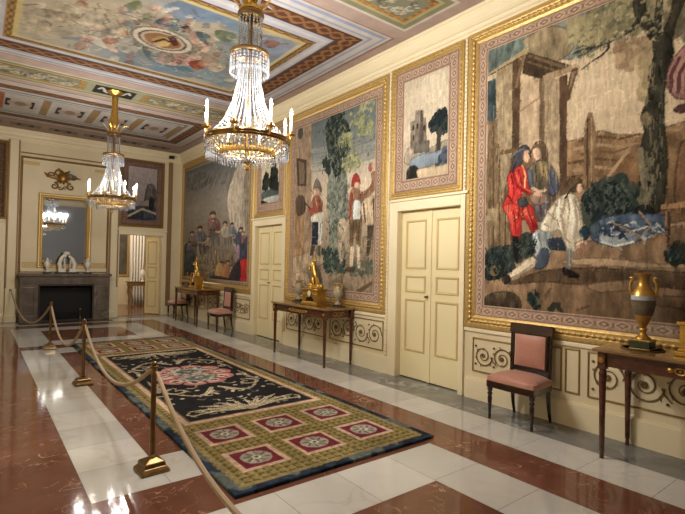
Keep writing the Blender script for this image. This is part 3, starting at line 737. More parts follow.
# -- first tapestry: rustic scaffold, tree, men in red and in shirt sleeves
def paint_first(c):
    c.grad([(1.0, (140, 112, 84)), (2.0, (158, 130, 100)), (2.4, (186, 160, 128)), (3.4, (196, 172, 138)), (4.2, (186, 160, 128))])
    P = c.poly; S = c.smooth
    S([(470, 80), (480, 30), (560, 0), (640, -30), (650, 10), (610, 42), (570, 60), (530, 52), (500, 70)], (122, 126, 116), tex=.25)
    S([(515, 48), (545, 28), (568, 30), (574, 48), (555, 62), (530, 56)], (140, 122, 92), tex=.3)
    P([(488, 51), (520, 38), (528, 49), (490, 73)], (104, 116, 108), tex=.35)
    # wood pile / bank
    S([(488, 160), (505, 150), (545, 146), (580, 139), (600, 131), (614, 134), (640, 135), (660, 130), (685, 122), (720, 118), (720, 215), (488, 215)], (134, 104, 74), tex=.35, ts=6)
    for k, (y, x0, x1) in enumerate(((138, 580, 640), (146, 575, 645), (152, 582, 628), (160, 570, 645), (168, 575, 632), (176, 560, 640), (186, 560, 650), (130, 662, 685), (142, 664, 700))):
        c.line([(x0, y+3), (x0+(x1-x0)*.35, y-1), (x0+(x1-x0)*.7, y+1), (x1, y-4)], .035, [(96, 72, 50), (160, 128, 94), (112, 84, 58)][k % 3], .015)
    P([(606, 180), (627, 154), (640, 152), (645, 182)], (126, 94, 64), tex=.2); c.line([(606, 180), (627, 153)], .03, (170, 138, 102))
    # scaffold
    P([(488, 120), (520, 118), (520, 250), (488, 252)], (128, 104, 76), tex=.3, ts=10)
    for x in (494, 500, 506, 512): c.line([(x, 120), (x, 246)], .018, (92, 72, 52))
    S([(499, 106), (503, 106), (505, 122), (501, 128), (498, 118)], (138, 108, 84)); S([(506, 110), (511, 112), (511, 150), (506, 150)], (122, 96, 72))
    P([(488, 82), (497, 78), (497, 118), (492, 122), (488, 120)], (62, 74, 76), tex=.3)
    P([(496, 70), (513, 62), (513, 150), (503, 200), (497, 108)], (158, 136, 104), tex=.2, ts=12); P([(513, 62), (521, 58), (520, 240), (512, 250)], (96, 74, 54), tex=.2)
    P([(521, 60), (546, 72), (546, 160), (520, 150)], (182, 154, 122), tex=.15)
    c.line([(520, 112), (548, 92)], .03, (150, 124, 96))
    P([(540, 76), (545, 77), (545, 150), (540, 150)], (118, 94, 70), tex=.15)
    P([(545, 76), (560, 80), (560, 192), (545, 190)], (166, 142, 110), tex=.2, ts=12); P([(560, 77), (568, 75), (567, 220), (560, 220)], (94, 70, 52), tex=.2)
    P([(526, 52), (574, 66), (562, 74), (540, 79), (523, 74)], (72, 58, 44), tex=.25); c.line([(530, 56), (566, 68)], .03, (112, 90, 66)); c.line([(528, 62), (556, 71)], .02, (108, 88, 64))
    P([(490, 73), (527, 48), (528, 54), (491, 76)], (172, 146, 108)); c.line([(491, 75), (522, 57)], .015, (84, 64, 46))
    P([(523, 55), (527, 54), (518, 88), (515, 88)], (128, 100, 74)); P([(543, 76), (577, 64), (579, 69), (545, 82)], (156, 130, 98)); P([(572, 69), (579, 68), (570, 100), (564, 104)], (100, 76, 56)); P([(573, 72), (577, 71), (569, 92)], (150, 120, 92))
    P([(488, 152), (520, 148), (520, 152), (488, 157)], (110, 84, 60)); P([(488, 209), (498, 208), (498, 220), (488, 221)], (162, 138, 104), tex=.2)
    P([(585, 128), (589, 112), (593, 113), (596, 128), (595, 205), (584, 205)], (128, 100, 72), tex=.2, ts=12); c.line([(588, 118), (588, 200)], .02, (84, 62, 44)); c.line([(592, 118), (592, 200)], .012, (160, 130, 96))
    # foliage overhead and the tree
    for k, (reg, n, col) in enumerate((([(570, 30), (600, 5), (640, -10), (660, 0), (640, 30), (605, 40), (580, 44)], 260, [(112, 108, 78), (132, 122, 88), (150, 136, 98), (92, 92, 74)]), ([(570, 20), (590, 18), (600, 40), (585, 44), (570, 40)], 60, [(168, 152, 112), (150, 138, 100)]), ([(618, 40), (660, 42), (664, 62), (640, 66), (616, 68)], 70, [(176, 150, 116), (156, 128, 96), (136, 110, 82)]), ([(640, 60), (654, 60), (650, 98), (644, 98)], 50, [(176, 152, 112), (150, 132, 98)]), ([(655, 0), (700, -20), (720, 20), (690, 40), (664, 30)], 120, [(120, 110, 86), (96, 88, 70), (160, 140, 108)]))):
        c.leaves(reg, n, .045, col, .7, seed=k)
    T = (58, 56, 46)
    for w0, w1, pts in ((.05, .02, [(638, 22), (632, 30), (621, 36), (610, 42), (596, 47), (584, 50), (574, 54)]), (.025, .012, [(609, 42), (609, 49), (602, 56), (592, 62), (582, 70)]), (.016, .008, [(592, 48), (584, 46), (576, 49)]), (.016, .008, [(594, 48), (586, 54), (578, 57)])): c.line(pts, w0, T, w1)
    S([(634, -4), (645, -4), (646, 8), (654, 24), (660, 36), (652, 42), (645, 30), (636, 16)], T, tex=.3)
    P([(657, -4), (664, -4), (662, 36), (653, 34)], T, tex=.3); S([(676, -8), (690, -12), (676, 24), (672, 44), (662, 46), (660, 38), (670, 18)], (66, 60, 48), tex=.3)
    S([(655, 38), (668, 34), (674, 52), (668, 72), (665, 96), (665, 125), (668, 160), (666, 190), (660, 212), (640, 210), (636, 200), (641, 176), (640, 152), (645, 132), (642, 116), (646, 104), (650, 88), (654, 60)], T, tex=.45, ts=7)
    c.line([(645, 185), (642, 165), (641, 150)], .05, (128, 116, 92)); S([(642, 116), (648, 112), (653, 120), (650, 126), (643, 125)], (122, 108, 82)); c.leaves([(644, 160), (652, 160), (650, 205), (640, 205)], 40, .03, [(122, 112, 88), (96, 90, 72)], .8, seed=9)
    # rose cloak on the right
    S([(667, 84), (670, 66), (680, 52), (700, 40), (760, 60), (760, 110), (690, 100), (676, 98)], (132, 92, 86), tex=.2)
    for k in range(5): c.line([(671+k*4, 92), (672+k*4, 74), (680+k*5, 58)], .03, [(96, 62, 60), (164, 122, 110)][k % 2])
    S([(674, 110), (685, 104), (700, 106), (684, 113)], (84, 56, 56)); S([(676, 180), (680, 150), (686, 140), (720, 130), (720, 200), (680, 206)], (112, 82, 58), tex=.2)
    # ground
    S([(488, 258), (520, 250), (600, 240), (720, 230), (740, 330), (480, 330)], (130, 102, 76), tex=.3, ts=5)
    S([(510, 284), (540, 272), (580, 268), (640, 270), (720, 276), (720, 290), (640, 286), (580, 284), (540, 282)], (92, 72, 54), tex=.25)
    S([(560, 262), (600, 258), (660, 264), (700, 262), (690, 268), (600, 266)], (170, 140, 106)); S([(590, 284), (640, 280), (640, 288), (600, 292)], (138, 110, 82)); S([(640, 296), (720, 300), (720, 312), (650, 304)], (108, 84, 62), tex=.2)
    S([(486, 297), (500, 292), (514, 293), (522, 304), (516, 312), (486, 310)], (84, 70, 54), tex=.4); c.leaves([(530, 294), (538, 294), (540, 308), (530, 308)], 26, .025, [(44, 50, 46)], seed=4); c.line([(535, 308), (536, 290)], .02, (44, 50, 46)); c.leaves([(550, 304), (562, 304), (562, 312), (550, 312)], 14, .025, [(62, 60, 50)], seed=5); c.line([(545, 296), (552, 288)], .02, (110, 76, 56)); c.line([(578, 310), (590, 306)], .02, (92, 66, 48))
    # dark shrubs
    c.leaves([(488, 252), (500, 246), (512, 252), (512, 272), (490, 276)], 110, .05, [(44, 50, 50), (58, 64, 62), (34, 40, 42)], seed=6); c.disc(495, 271, .06, .06, (128, 104, 76))
    c.leaves([(516, 238), (536, 236), (536, 258), (518, 258)], 70, .05, [(50, 54, 52), (66, 70, 64)], seed=7)
    c.leaves([(588, 200), (600, 188), (624, 180), (634, 192), (630, 214), (600, 222), (586, 216)], 190, .06, [(40, 50, 48), (54, 64, 58), (34, 42, 42), (70, 76, 66)], seed=8)
    c.leaves([(668, 250), (680, 244), (690, 252), (686, 262), (670, 260)], 50, .04, [(42, 44, 38), (58, 56, 44)], seed=10)
    # blue bundle and stool
    S([(636, 210), (645, 205), (654, 210), (652, 216), (640, 218)], (42, 42, 46)); S([(590, 226), (602, 219), (622, 214), (644, 214), (668, 216), (666, 226), (650, 236), (634, 243), (616, 247), (600, 243), (592, 238)], (78, 92, 112), tex=.3)
    S([(602, 228), (612, 220), (622, 226), (634, 232), (638, 240), (622, 246), (606, 244), (600, 238)], (142, 148, 150), tex=.2); S([(616, 226), (628, 228), (630, 234), (618, 232)], (78, 86, 100)); c.line([(604, 232), (616, 234), (630, 232), (650, 226)], .02, (190, 188, 180)); c.line([(602, 242), (616, 246), (634, 242)], .02, (196, 194, 186)); S([(590, 228), (598, 222), (602, 232), (596, 238)], (76, 88, 100))
    P([(661, 205), (760, 192), (760, 204), (662, 211)], (158, 120, 84)); P([(661, 209), (760, 202), (760, 207), (662, 212)], (100, 70, 48)); P([(666, 211), (671, 210), (670, 251), (665, 250)], (134, 104, 76)); P([(668, 211), (671, 211), (670, 251), (668, 251)], (74, 54, 40)); c.line([(668, 226), (654, 240), (636, 236)], .02, (120, 92, 66))
    # man in red
    S([(511, 171), (515, 158), (521, 147), (528, 146), (530, 152), (524, 160), (520, 166), (514, 176), (509, 178)], (74, 74, 80)); S([(525, 151), (530, 151), (531, 157), (528, 163), (524, 160)], (206, 162, 130)); c.line([(529, 153), (530, 155)], .01, (80, 52, 44))
    R = (196, 50, 44)
    S([(513, 170), (522, 166), (528, 172), (532, 184), (539, 192), (538, 197), (528, 194), (523, 190), (521, 200), (510, 208), (503, 207), (509, 192), (508, 178)], R, tex=.25)
    S([(504, 206), (522, 203), (532, 206), (537, 222), (539, 233), (534, 236), (529, 226), (523, 218), (521, 236), (513, 237), (509, 218)], R, tex=.25)
    c.line([(514, 172), (517, 186), (528, 193)], .03, (152, 30, 32)); c.line([(523, 206), (523, 218)], .025, (140, 28, 30))
    for k in range(18):
        q = random.Random(k); c.disc(512+q.random()*22, 172+q.random()*56 if k % 2 else 206+q.random()*12, .011, .013, (214, 160, 90), .7)
    S([(519, 200), (526, 198), (528, 206), (520, 206)], (72, 70, 74)); P([(513, 236), (520, 236), (520, 250), (518, 265), (514, 256)], (40, 36, 36)); P([(532, 234), (538, 232), (537, 252), (533, 252)], (40, 36, 36)); S([(536, 192), (542, 193), (541, 197), (536, 197)], (206, 162, 130))
    # companion in olive and grey
    S([(532, 152), (536, 143), (542, 142), (547, 148), (548, 160), (543, 160), (540, 148), (535, 153)], (98, 76, 58)); S([(533, 150), (539, 148), (541, 156), (538, 161), (534, 158)], (210, 168, 136))
    S([(530, 168), (538, 161), (548, 162), (556, 172), (559, 188), (555, 196), (548, 194), (545, 186), (541, 198), (533, 194), (529, 182)], (112, 100, 80), tex=.35); S([(549, 170), (557, 174), (559, 190), (553, 196), (549, 188)], (82, 88, 104), tex=.2); S([(528, 170), (532, 172), (534, 186), (530, 186)], (96, 100, 112))
    S([(535, 196), (549, 194), (551, 206), (546, 218), (538, 220)], (104, 94, 96), tex=.25); S([(530, 196), (540, 192), (548, 197), (544, 204), (534, 204)], (150, 116, 98)); c.line([(541, 163), (544, 176)], .03, (176, 142, 84)); c.line([(546, 166), (548, 180)], .02, (180, 148, 90))
    # kneeling man in shirt sleeves
    S([(566, 186), (572, 178), (580, 180), (581, 188), (574, 192)], (118, 96, 72)); S([(578, 183), (582, 183), (584, 189), (580, 194), (577, 190)], (200, 160, 130)); c.line([(582, 186), (583, 187)], .012, (70, 50, 44)); S([(568, 186), (572, 177), (580, 178), (582, 183), (577, 184), (575, 192)], (96, 76, 58)); c.line([(577, 178), (570, 188), (562, 194)], .04, (104, 82, 60))
    S([(535, 232), (548, 226), (553, 236), (552, 250), (548, 262), (541, 268), (534, 266), (535, 252), (533, 240)], (158, 162, 158), tex=.2); S([(541, 250), (549, 250), (548, 264), (540, 269), (535, 266)], (72, 82, 98))
    S([(548, 240), (562, 238), (578, 242), (580, 250), (560, 250), (550, 248)], (48, 56, 68))
    S([(541, 226), (552, 206), (562, 196), (574, 194), (580, 204), (583, 222), (585, 238), (578, 250), (570, 251), (564, 240), (560, 230), (552, 232), (543, 231)], (206, 190, 164), tex=.18); c.line([(566, 200), (562, 216), (566, 236)], .03, (160, 140, 114)); c.line([(574, 200), (578, 220), (576, 240)], .025, (168, 150, 124)); c.line([(556, 206), (552, 222)], .025, (168, 148, 120))
    S([(536, 256), (535, 266), (524, 273), (514, 279), (508, 281), (505, 277), (518, 267), (528, 259)], (212, 192, 160)); c.line([(533, 265), (520, 274), (509, 280)], .02, (150, 124, 94)); S([(505, 275), (510, 276), (511, 281), (506, 284), (503, 280)], (56, 48, 42))
    P([(567, 249), (573, 248), (573, 260), (571, 270), (567, 270)], (116, 112, 104)); S([(564, 268), (570, 270), (578, 274), (578, 277), (570, 277), (564, 273)], (44, 36, 34)); S([(576, 244), (584, 240), (588, 242), (586, 248), (578, 251)], (206, 166, 136)); c.disc(583, 248, .05, .05, (148, 108, 84)); S([(580, 232), (586, 226), (590, 232), (586, 240)], (40, 62, 72))
_pf = paint_first
def paint_first(c):
    _pf(c)
    L = c.line; ink = (64, 44, 36)
    # folds and details on the three men
    for p in ([(512, 176), (515, 190), (512, 202)], [(519, 170), (522, 182), (521, 196)], [(509, 196), (514, 204)], [(514, 212), (516, 224), (516, 234)], [(528, 210), (533, 222), (535, 232)], [(520, 208), (519, 220)]): L(p, .022, (128, 26, 30), .008)
    for p in ([(516, 172), (520, 184), (528, 190), (536, 194)], [(511, 180), (511, 194)], [(512, 212), (513, 232)], [(526, 208), (531, 222)]): L(p, .016, (226, 92, 76), .006)
    L([(536, 194), (541, 195)], .04, (206, 162, 130)); L([(523, 166), (526, 176), (525, 188)], .016, (220, 176, 110))
    L([(511, 158), (517, 152), (524, 149)], .02, (112, 112, 116)); L([(517, 162), (513, 172)], .02, (50, 48, 52)); L([(527, 147), (531, 152), (531, 158)], .014, ink)
    for p in ([(550, 172), (552, 184), (556, 194)], [(553, 168), (558, 182)]): L(p, .02, (58, 62, 80), .008)
    for p in ([(536, 166), (537, 180), (535, 192)], [(544, 168), (543, 182)]): L(p, .016, (72, 62, 48), .008)
    L([(540, 200), (542, 216)], .016, (70, 62, 66)); L([(547, 198), (546, 214)], .016, (150, 140, 138)); L([(533, 188), (540, 192), (546, 190)], .03, (206, 166, 136))
    for p in ([(548, 212), (556, 220), (562, 222)], [(556, 204), (564, 212)], [(568, 196), (570, 210), (568, 228)], [(575, 198), (580, 212), (582, 230)], [(566, 238), (572, 244), (580, 242)], [(545, 224), (552, 228)]): L(p, .02, (142, 122, 98), .006)
    for p in ([(560, 200), (558, 214), (560, 226)], [(571, 200), (574, 220), (572, 238)]): L(p, .018, (232, 220, 198), .006)
    for p in ([(539, 234), (542, 246), (538, 258)], [(546, 232), (548, 246)]): L(p, .02, (108, 116, 122), .008)
    L([(537, 236), (538, 250)], .018, (206, 208, 204), .006); L([(570, 250), (570, 266)], .012, (160, 156, 146)); L([(566, 198), (571, 190), (577, 186)], .022, (60, 46, 38), .01); L([(583, 184), (584, 189)], .01, ink)
    # crumpled blue cloth
    for k in range(46):
        q = random.Random(k+70); x = q.uniform(596, 662); y = 230+q.uniform(-10, 12)*(1-abs(x-628)/50)
        L([(x, y), (x+q.uniform(2, 6), y+q.uniform(-4, 3)), (x+q.uniform(6, 11), y+q.uniform(-2, 5))], .03, q.choice([(52, 64, 84), (112, 124, 138), (160, 164, 164), (66, 78, 96), (44, 54, 72)]), .008)
    L([(640, 212), (652, 226), (640, 238)], .016, (150, 122, 90)); L([(612, 222), (640, 236)], .014, (150, 122, 90))
    # spiky undergrowth
    rr = random.Random(2)
    for (x0, x1, y0, y1, n) in ((588, 634, 182, 216, 130), (488, 512, 246, 274, 70), (516, 536, 238, 258, 40), (668, 690, 246, 262, 30), (530, 540, 294, 308, 14)):
        for k in range(n):
            x = rr.uniform(x0, x1); y = rr.uniform(y0+4, y1); q = rr.uniform(2, 6)
            L([(x, y), (x+rr.uniform(-q, q)*.6, y-q*.7), (x+rr.uniform(-q, q), y-q*1.3)], .022, rr.choice([(34, 42, 42), (62, 74, 68), (84, 92, 80), (44, 54, 56)]), .006)
    # bark, plank grain and sunlit leaves
    for k in range(70):
        y = rr.uniform(60, 205); x = 655+rr.uniform(-9, 9)-(y > 170)*3; L([(x, y), (x+rr.uniform(-1, 1), y+rr.uniform(4, 12))], .014, rr.choice([(92, 86, 70), (38, 36, 30), (112, 104, 82)]), .006)
    for k in range(90):
        x = rr.choice([rr.uniform(490, 512), rr.uniform(546, 559)]); y = rr.uniform(80, 230); L([(x, y), (x+rr.uniform(-.4, .4), y+rr.uniform(8, 24))], .008, rr.choice([(112, 90, 66), (176, 150, 116)]), .004, .6)
    for k in range(120):
        x = rr.uniform(566, 664); y = rr.uniform(0, 60)-(x-566)*.12; q = rr.uniform(1, 2.4)
        L([(x, y), (x+q, y-q*.8), (x+2*q, y-q*.2)], .03, rr.choice([(150, 140, 104), (104, 100, 78), (172, 156, 118), (120, 116, 92)]), .01, .75)
tapestry('tapestry', 'largest tapestry, at the right, man in red and kneeling man under a tree', 'tapestry', (-1.35, 3.595, .835, 4.345), .15, .135, 122, paint_first, RW, on_right, (186, 160, 128), 'tapestries on the long wall', period=.16)

# -- second tapestry: two figures either side of a slender tree
def paint_second(c):
    c.grad([(1.2, (150, 128, 104)), (2.2, (168, 148, 124)), (2.7, (206, 182, 154)), (3.1, (186, 170, 150)), (3.5, (120, 126, 124)), (4.1, (98, 108, 110))])
    P = c.poly; S = c.smooth
    for y, col in ((168, (150, 150, 142)), (160, (128, 136, 134)), (150, (140, 142, 138))): S([(300, y+3), (330, y-5), (378, y-16), (378, y-11), (330, y+2)], col, .6)
    P([(292, 126), (312, 122), (312, 262), (292, 264)], (158, 132, 106), tex=.2); P([(297, 158), (307, 160), (307, 186), (298, 186)], (84, 70, 60)); P([(299, 161), (305, 163), (305, 184), (300, 184)], (126, 104, 84)); P([(292, 200), (304, 198), (305, 262), (292, 262)], (166, 128, 92), tex=.2); S([(297, 198), (304, 196), (306, 210), (300, 216), (297, 212)], (92, 76, 62)); c.disc(301, 133, .09, .12, (84, 84, 80))
    S([(304, 254), (330, 246), (376, 240), (376, 300), (292, 300), (292, 262)], (158, 134, 108), tex=.25)
    # tree
    S([(330, 175), (336, 165), (346, 170), (348, 200), (346, 240), (342, 270), (330, 270), (330, 230), (328, 200)], (122, 126, 114), tex=.45)
    c.leaves([(326, 128), (332, 114), (344, 112), (350, 130), (350, 150), (346, 172), (336, 176), (328, 150)], 620, .032, [(50, 60, 56), (66, 76, 70), (40, 48, 46), (92, 100, 86)], seed=21)
    c.leaves([(324, 160), (330, 160), (330, 175), (324, 170)], 20, .04, [(58, 66, 60)], seed=22)
    for k, (x, y, n) in enumerate(((354, 160, 26), (366, 128, 22), (358, 118, 16), (368, 105, 14), (350, 165, 22), (346, 140, 20))): c.leaves([(x-7, y-6), (x+7, y-8), (x+7, y+6), (x-7, y+8)], n*2, .03, [(150, 150, 104), (126, 130, 92), (170, 164, 120)], seed=30+k)
    c.leaves([(328, 180), (350, 180), (348, 250), (330, 250)], 150, .03, [(132, 138, 124), (90, 102, 96), (158, 156, 136)], .7, seed=40)
    c.leaves([(322, 250), (344, 248), (346, 272), (326, 272)], 200, .034, [(48, 66, 66), (60, 80, 78), (76, 86, 76)], seed=41); c.leaves([(352, 262), (376, 258), (376, 274), (350, 276)], 110, .03, [(82, 92, 78), (100, 104, 86)], .8, seed=42)
    S([(338, 226), (344, 218), (350, 228), (344, 258), (340, 262)], (186, 158, 130), .8, tex=.2)
    # boy with grey cap
    S([(314, 190), (317, 179), (321, 184), (322, 192)], (116, 108, 98)); S([(314, 189), (320, 189), (320, 196), (315, 196)], (200, 158, 130))
    S([(315, 196), (321, 198), (323, 206), (321, 218), (312, 222), (311, 208)], (156, 98, 74), tex=.25); c.line([(319, 200), (317, 210), (310, 210)], .08, (176, 84, 68)); S([(312, 216), (324, 212), (324, 222), (313, 223)], (206, 196, 176)); P([(313, 222), (320, 222), (318, 245), (312, 246)], (46, 54, 72)); P([(319, 222), (323, 221), (322, 244), (319, 245)], (196, 192, 184)); P([(312, 246), (316, 246), (313, 256), (310, 256)], (84, 72, 60)); P([(318, 245), (321, 245), (321, 256), (318, 256)], (96, 84, 70)); c.line([(311, 209), (305, 202)], .03, (84, 64, 52))
    # man with red cap, arm raised
    S([(352, 186), (354, 176), (358, 174), (361, 181), (360, 185), (356, 186)], (170, 54, 46)); S([(355, 183), (360, 183), (360, 190), (356, 191)], (206, 164, 134))
    S([(352, 190), (358, 189), (364, 192), (372, 184), (372, 174), (376, 173), (376, 188), (368, 197), (364, 200), (363, 220), (350, 221), (349, 206)], (150, 106, 80), tex=.25); S([(354, 202), (361, 202), (361, 220), (354, 220)], (204, 204, 200)); c.line([(352, 194), (351, 214)], .06, (160, 72, 60)); c.line([(362, 212), (366, 218)], .07, (168, 80, 64))
    P([(350, 220), (363, 219), (361, 246), (357, 246), (356, 232), (353, 247), (350, 246)], (122, 98, 72), tex=.2); P([(351, 246), (355, 246), (353, 268), (350, 268)], (206, 184, 156)); P([(357, 245), (360, 245), (361, 268), (358, 268)], (200, 178, 150)); S([(347, 268), (355, 267), (354, 271), (347, 271)], (92, 74, 58)); c.disc(371, 168, .05, .06, (170, 96, 80)); c.disc(374, 165, .04, .05, (196, 160, 130))
    # barrel on its stand, log in front
    S([(363, 202), (372, 196), (376, 200), (376, 222), (366, 225), (362, 214)], (196, 170, 138), tex=.15); c.line([(364, 204), (366, 222)], .04, (110, 84, 62)); c.line([(374, 199), (375, 222)], .04, (96, 72, 52)); P([(368, 226), (377, 224), (377, 260), (374, 258), (373, 236), (370, 256), (367, 256)], (84, 72, 56), tex=.2)
    c.line([(358, 292), (368, 286), (377, 280)], .07, (108, 84, 62), .04); S([(294, 276), (304, 272), (322, 280), (318, 290), (294, 292)], (170, 142, 114), tex=.2); S([(308, 268), (318, 266), (322, 282), (312, 284)], (84, 88, 82), .7)
_ps = paint_second
def paint_second(c):
    _ps(c); L = c.line; rr = random.Random(8)
    for k in range(240):                                     # twigs, trailing leaves and meadow
        x = rr.gauss(338, 9); y = rr.uniform(108, 270); q = rr.uniform(1, 3); L([(x, y), (x+rr.uniform(-q, q), y-q), (x+rr.uniform(-2, 2)*q, y-2*q)], .022, rr.choice([(46, 56, 54), (112, 118, 104), (140, 142, 112), (70, 82, 78)]), .008, .8)
    for k in range(90):
        x = rr.uniform(350, 376); y = rr.uniform(96, 170)+(362-x)*.2; q = rr.uniform(.8, 2); L([(x, y), (x+q, y-q), (x+2*q, y)], .022, rr.choice([(120, 124, 92), (86, 94, 80), (156, 154, 116)]), .008, .7)
    for k in range(120):
        x = rr.uniform(304, 376); y = rr.uniform(236, 290); q = rr.uniform(1, 4); L([(x, y), (x+q, y-rr.uniform(0, 2))], .02, rr.choice([(120, 104, 82), (176, 154, 124), (92, 94, 78), (140, 128, 98)]), .01, .7)
    ink = (70, 48, 38)
    for p in ([(313, 200), (315, 212), (313, 220)], [(320, 200), (320, 214)], [(316, 224), (315, 244)], [(321, 224), (320, 243)]): L(p, .018, ink, .006, .8)
    for p in ([(353, 194), (354, 208), (352, 219)], [(361, 194), (362, 206), (361, 218)], [(354, 222), (353, 244)], [(360, 222), (359, 243)], [(365, 195), (372, 186)]): L(p, .018, ink, .006, .8)
    for p in ([(357, 204), (357, 218)], [(316, 198), (318, 208)], [(352, 248), (351, 264)], [(359, 248), (359, 264)]): L(p, .014, (228, 212, 188), .006, .8)
    for x in (364, 368, 372): L([(x, 200), (x+.6, 222)], .01, (120, 96, 72), None, .8)
    for x in (296, 300, 304, 308): L([(x, 200), (x+.5, 258)], .012, (126, 100, 76), .006, .7)
tapestry('tapestry', 'middle tapestry above the console table, red-capped man and boy beside a leafy tree', 'tapestry', (4.99, 7.80, .84, 4.32), .145, .15, 88, paint_second, RW, on_right, (168, 148, 124), 'tapestries on the long wall', period=.16)

# -- third tapestry: crowd on a hazy hillside
def paint_third(c):
    c.grad([(1.1, (112, 98, 84)), (2.0, (136, 122, 106)), (3.0, (150, 138, 124)), (3.6, (122, 118, 112)), (4.2, (96, 100, 100))])
    S = c.smooth; P = c.poly
    S([(228, 195), (238, 165), (252, 130), (252, 250), (236, 250), (230, 220)], (172, 156, 136), tex=.2); P([(244, 178), (252, 160), (252, 240), (246, 240)], (136, 120, 104), tex=.2)
    S([(184, 178), (196, 172), (212, 178), (206, 186), (192, 190)], (112, 108, 100), .7, tex=.3)
    for k in range(16): c.line([(186+k*3, 186+4*math.sin(k)), (190+k*3, 178-4*math.sin(k*2)), (196+k*2.6, 172)], .05, [(92, 88, 82), (150, 140, 124)][k % 2], .02, .6)
    S([(184, 250), (200, 240), (216, 250), (232, 252), (250, 262), (250, 290), (184, 290)], (132, 114, 92), tex=.35)
    S([(184, 248), (192, 246), (197, 262), (194, 286), (184, 286)], (66, 72, 74), tex=.3)
    # figures
    rr = random.Random(4)
    pal = [((112, 80, 64), (84, 70, 60)), ((84, 80, 88), (70, 62, 58)), ((150, 116, 84), (100, 84, 68)), ((132, 66, 58), (92, 80, 70)), ((168, 150, 124), (110, 96, 80)), ((96, 104, 108), (80, 70, 62))]
    for k, (x, y, h) in enumerate(((194, 256, 30), (203, 254, 34), (209, 254, 22), (216, 246, 42), (228, 246, 30), (233, 244, 26), (212, 238, 24), (189, 258, 20), (240, 252, 30), (245, 254, 28))):
        folk(c, x, y, h*.8, *[tuple(v*.7+44 for v in q) for q in pal[k % 6]], lean=rr.uniform(-.12, .12), seed=k)
    for k, (x, y, h) in enumerate(((218, 282, 20), (224, 283, 22), (229, 282, 16), (211, 282, 14))): folk(c, x, y, h, *[((182, 140, 84), (120, 92, 66)), ((172, 116, 78), (110, 84, 64)), ((150, 130, 100), (90, 76, 60)), ((110, 96, 84), (80, 70, 60))][k], lean=.2, seed=20+k)
    for k in range(24): c.line([(186+rr.uniform(0, 60), 262+rr.uniform(0, 20)), (188+rr.uniform(0, 60), 262+rr.uniform(0, 20))], .04, rr.choice([(150, 132, 106), (96, 84, 70), (124, 106, 84)]), .02, .5)
    S([(236, 240), (238, 232), (242, 234), (242, 248), (246, 238), (249, 240), (249, 262), (244, 270), (238, 262)], (72, 76, 92), tex=.2); S([(237, 246), (240, 246), (240, 258), (237, 258)], (150, 120, 136)); S([(240, 264), (243, 259), (248, 260), (249, 272), (247, 281), (240, 280)], (190, 48, 46), tex=.15); S([(238, 262), (241, 264), (240, 280), (230, 281), (232, 270)], (66, 58, 62), tex=.2)
    S([(216, 268), (220, 262), (224, 270), (222, 280), (216, 280)], (178, 138, 84)); S([(224, 266), (228, 264), (230, 276), (226, 282), (222, 280)], (170, 112, 76)); S([(214, 276), (232, 280), (232, 286), (210, 286)], (64, 58, 52))
tapestry('tapestry', 'far tapestry by the corner, hazy hillside crowd with one bright red skirt', 'tapestry', (9.16, 13.62, .86, 4.32), .16, .10, 62, paint_third, RW, on_right, (140, 126, 110), 'tapestries on the long wall', bord=((140, 116, 92), (104, 82, 64), (164, 140, 108)), gmat=GOLD)

# -- pictures over the doors
def paint_castle(c):
    c.grad([(2.5, (166, 146, 120)), (2.9, (176, 156, 132)), (3.3, (196, 176, 150)), (4.1, (190, 172, 146))])
    S = c.smooth; P = c.poly
    S([(408, 150), (416, 146), (430, 148), (450, 140), (450, 160), (408, 165)], (150, 134, 114), tex=.2); c.disc(434, 86, .22, .22, (206, 188, 160), .6)
    P([(411, 122), (416, 120), (416, 111), (421, 110), (421, 118), (427, 118), (427, 135), (429, 146), (411, 150)], (124, 110, 96), tex=.25); P([(421, 110), (424, 111), (424, 146), (420, 146)], (92, 82, 72)); P([(416, 142), (430, 140), (430, 152), (414, 154)], (96, 88, 78), tex=.2)
    for x, y in ((414, 128), (418, 126), (425, 128), (414, 138)): c.disc(x, y, .02, .04, (70, 60, 54))
    c.leaves([(430, 124), (438, 112), (446, 110), (449, 124), (446, 132), (432, 132)], 190, .034, [(40, 50, 52), (56, 66, 66), (34, 40, 42)], seed=51); c.line([(440, 130), (439, 150), (438, 164)], .07, (72, 66, 58), .09)
    S([(412, 160), (424, 154), (436, 152), (450, 146), (450, 158), (436, 164), (424, 168), (412, 170)], (122, 132, 142)); c.leaves([(444, 150), (450, 146), (450, 166), (440, 166)], 30, .04, [(56, 66, 84), (80, 88, 100)], seed=52)
    S([(408, 170), (416, 166), (420, 174), (414, 184), (408, 188)], (52, 48, 44), tex=.3); S([(418, 170), (440, 166), (450, 164), (450, 178), (424, 182)], (182, 158, 126)); S([(408, 186), (418, 182), (450, 174), (450, 182), (408, 192)], (62, 54, 44))
tapestry('tapestry', 'small upright tapestry over the nearer double door, ruined castle and a dark tree', 'tapestry', (3.655, 4.935, 2.475, 4.335), .09, .17, 120, paint_castle, RW, on_right, (190, 170, 144), 'small tapestries over doors', period=.13)
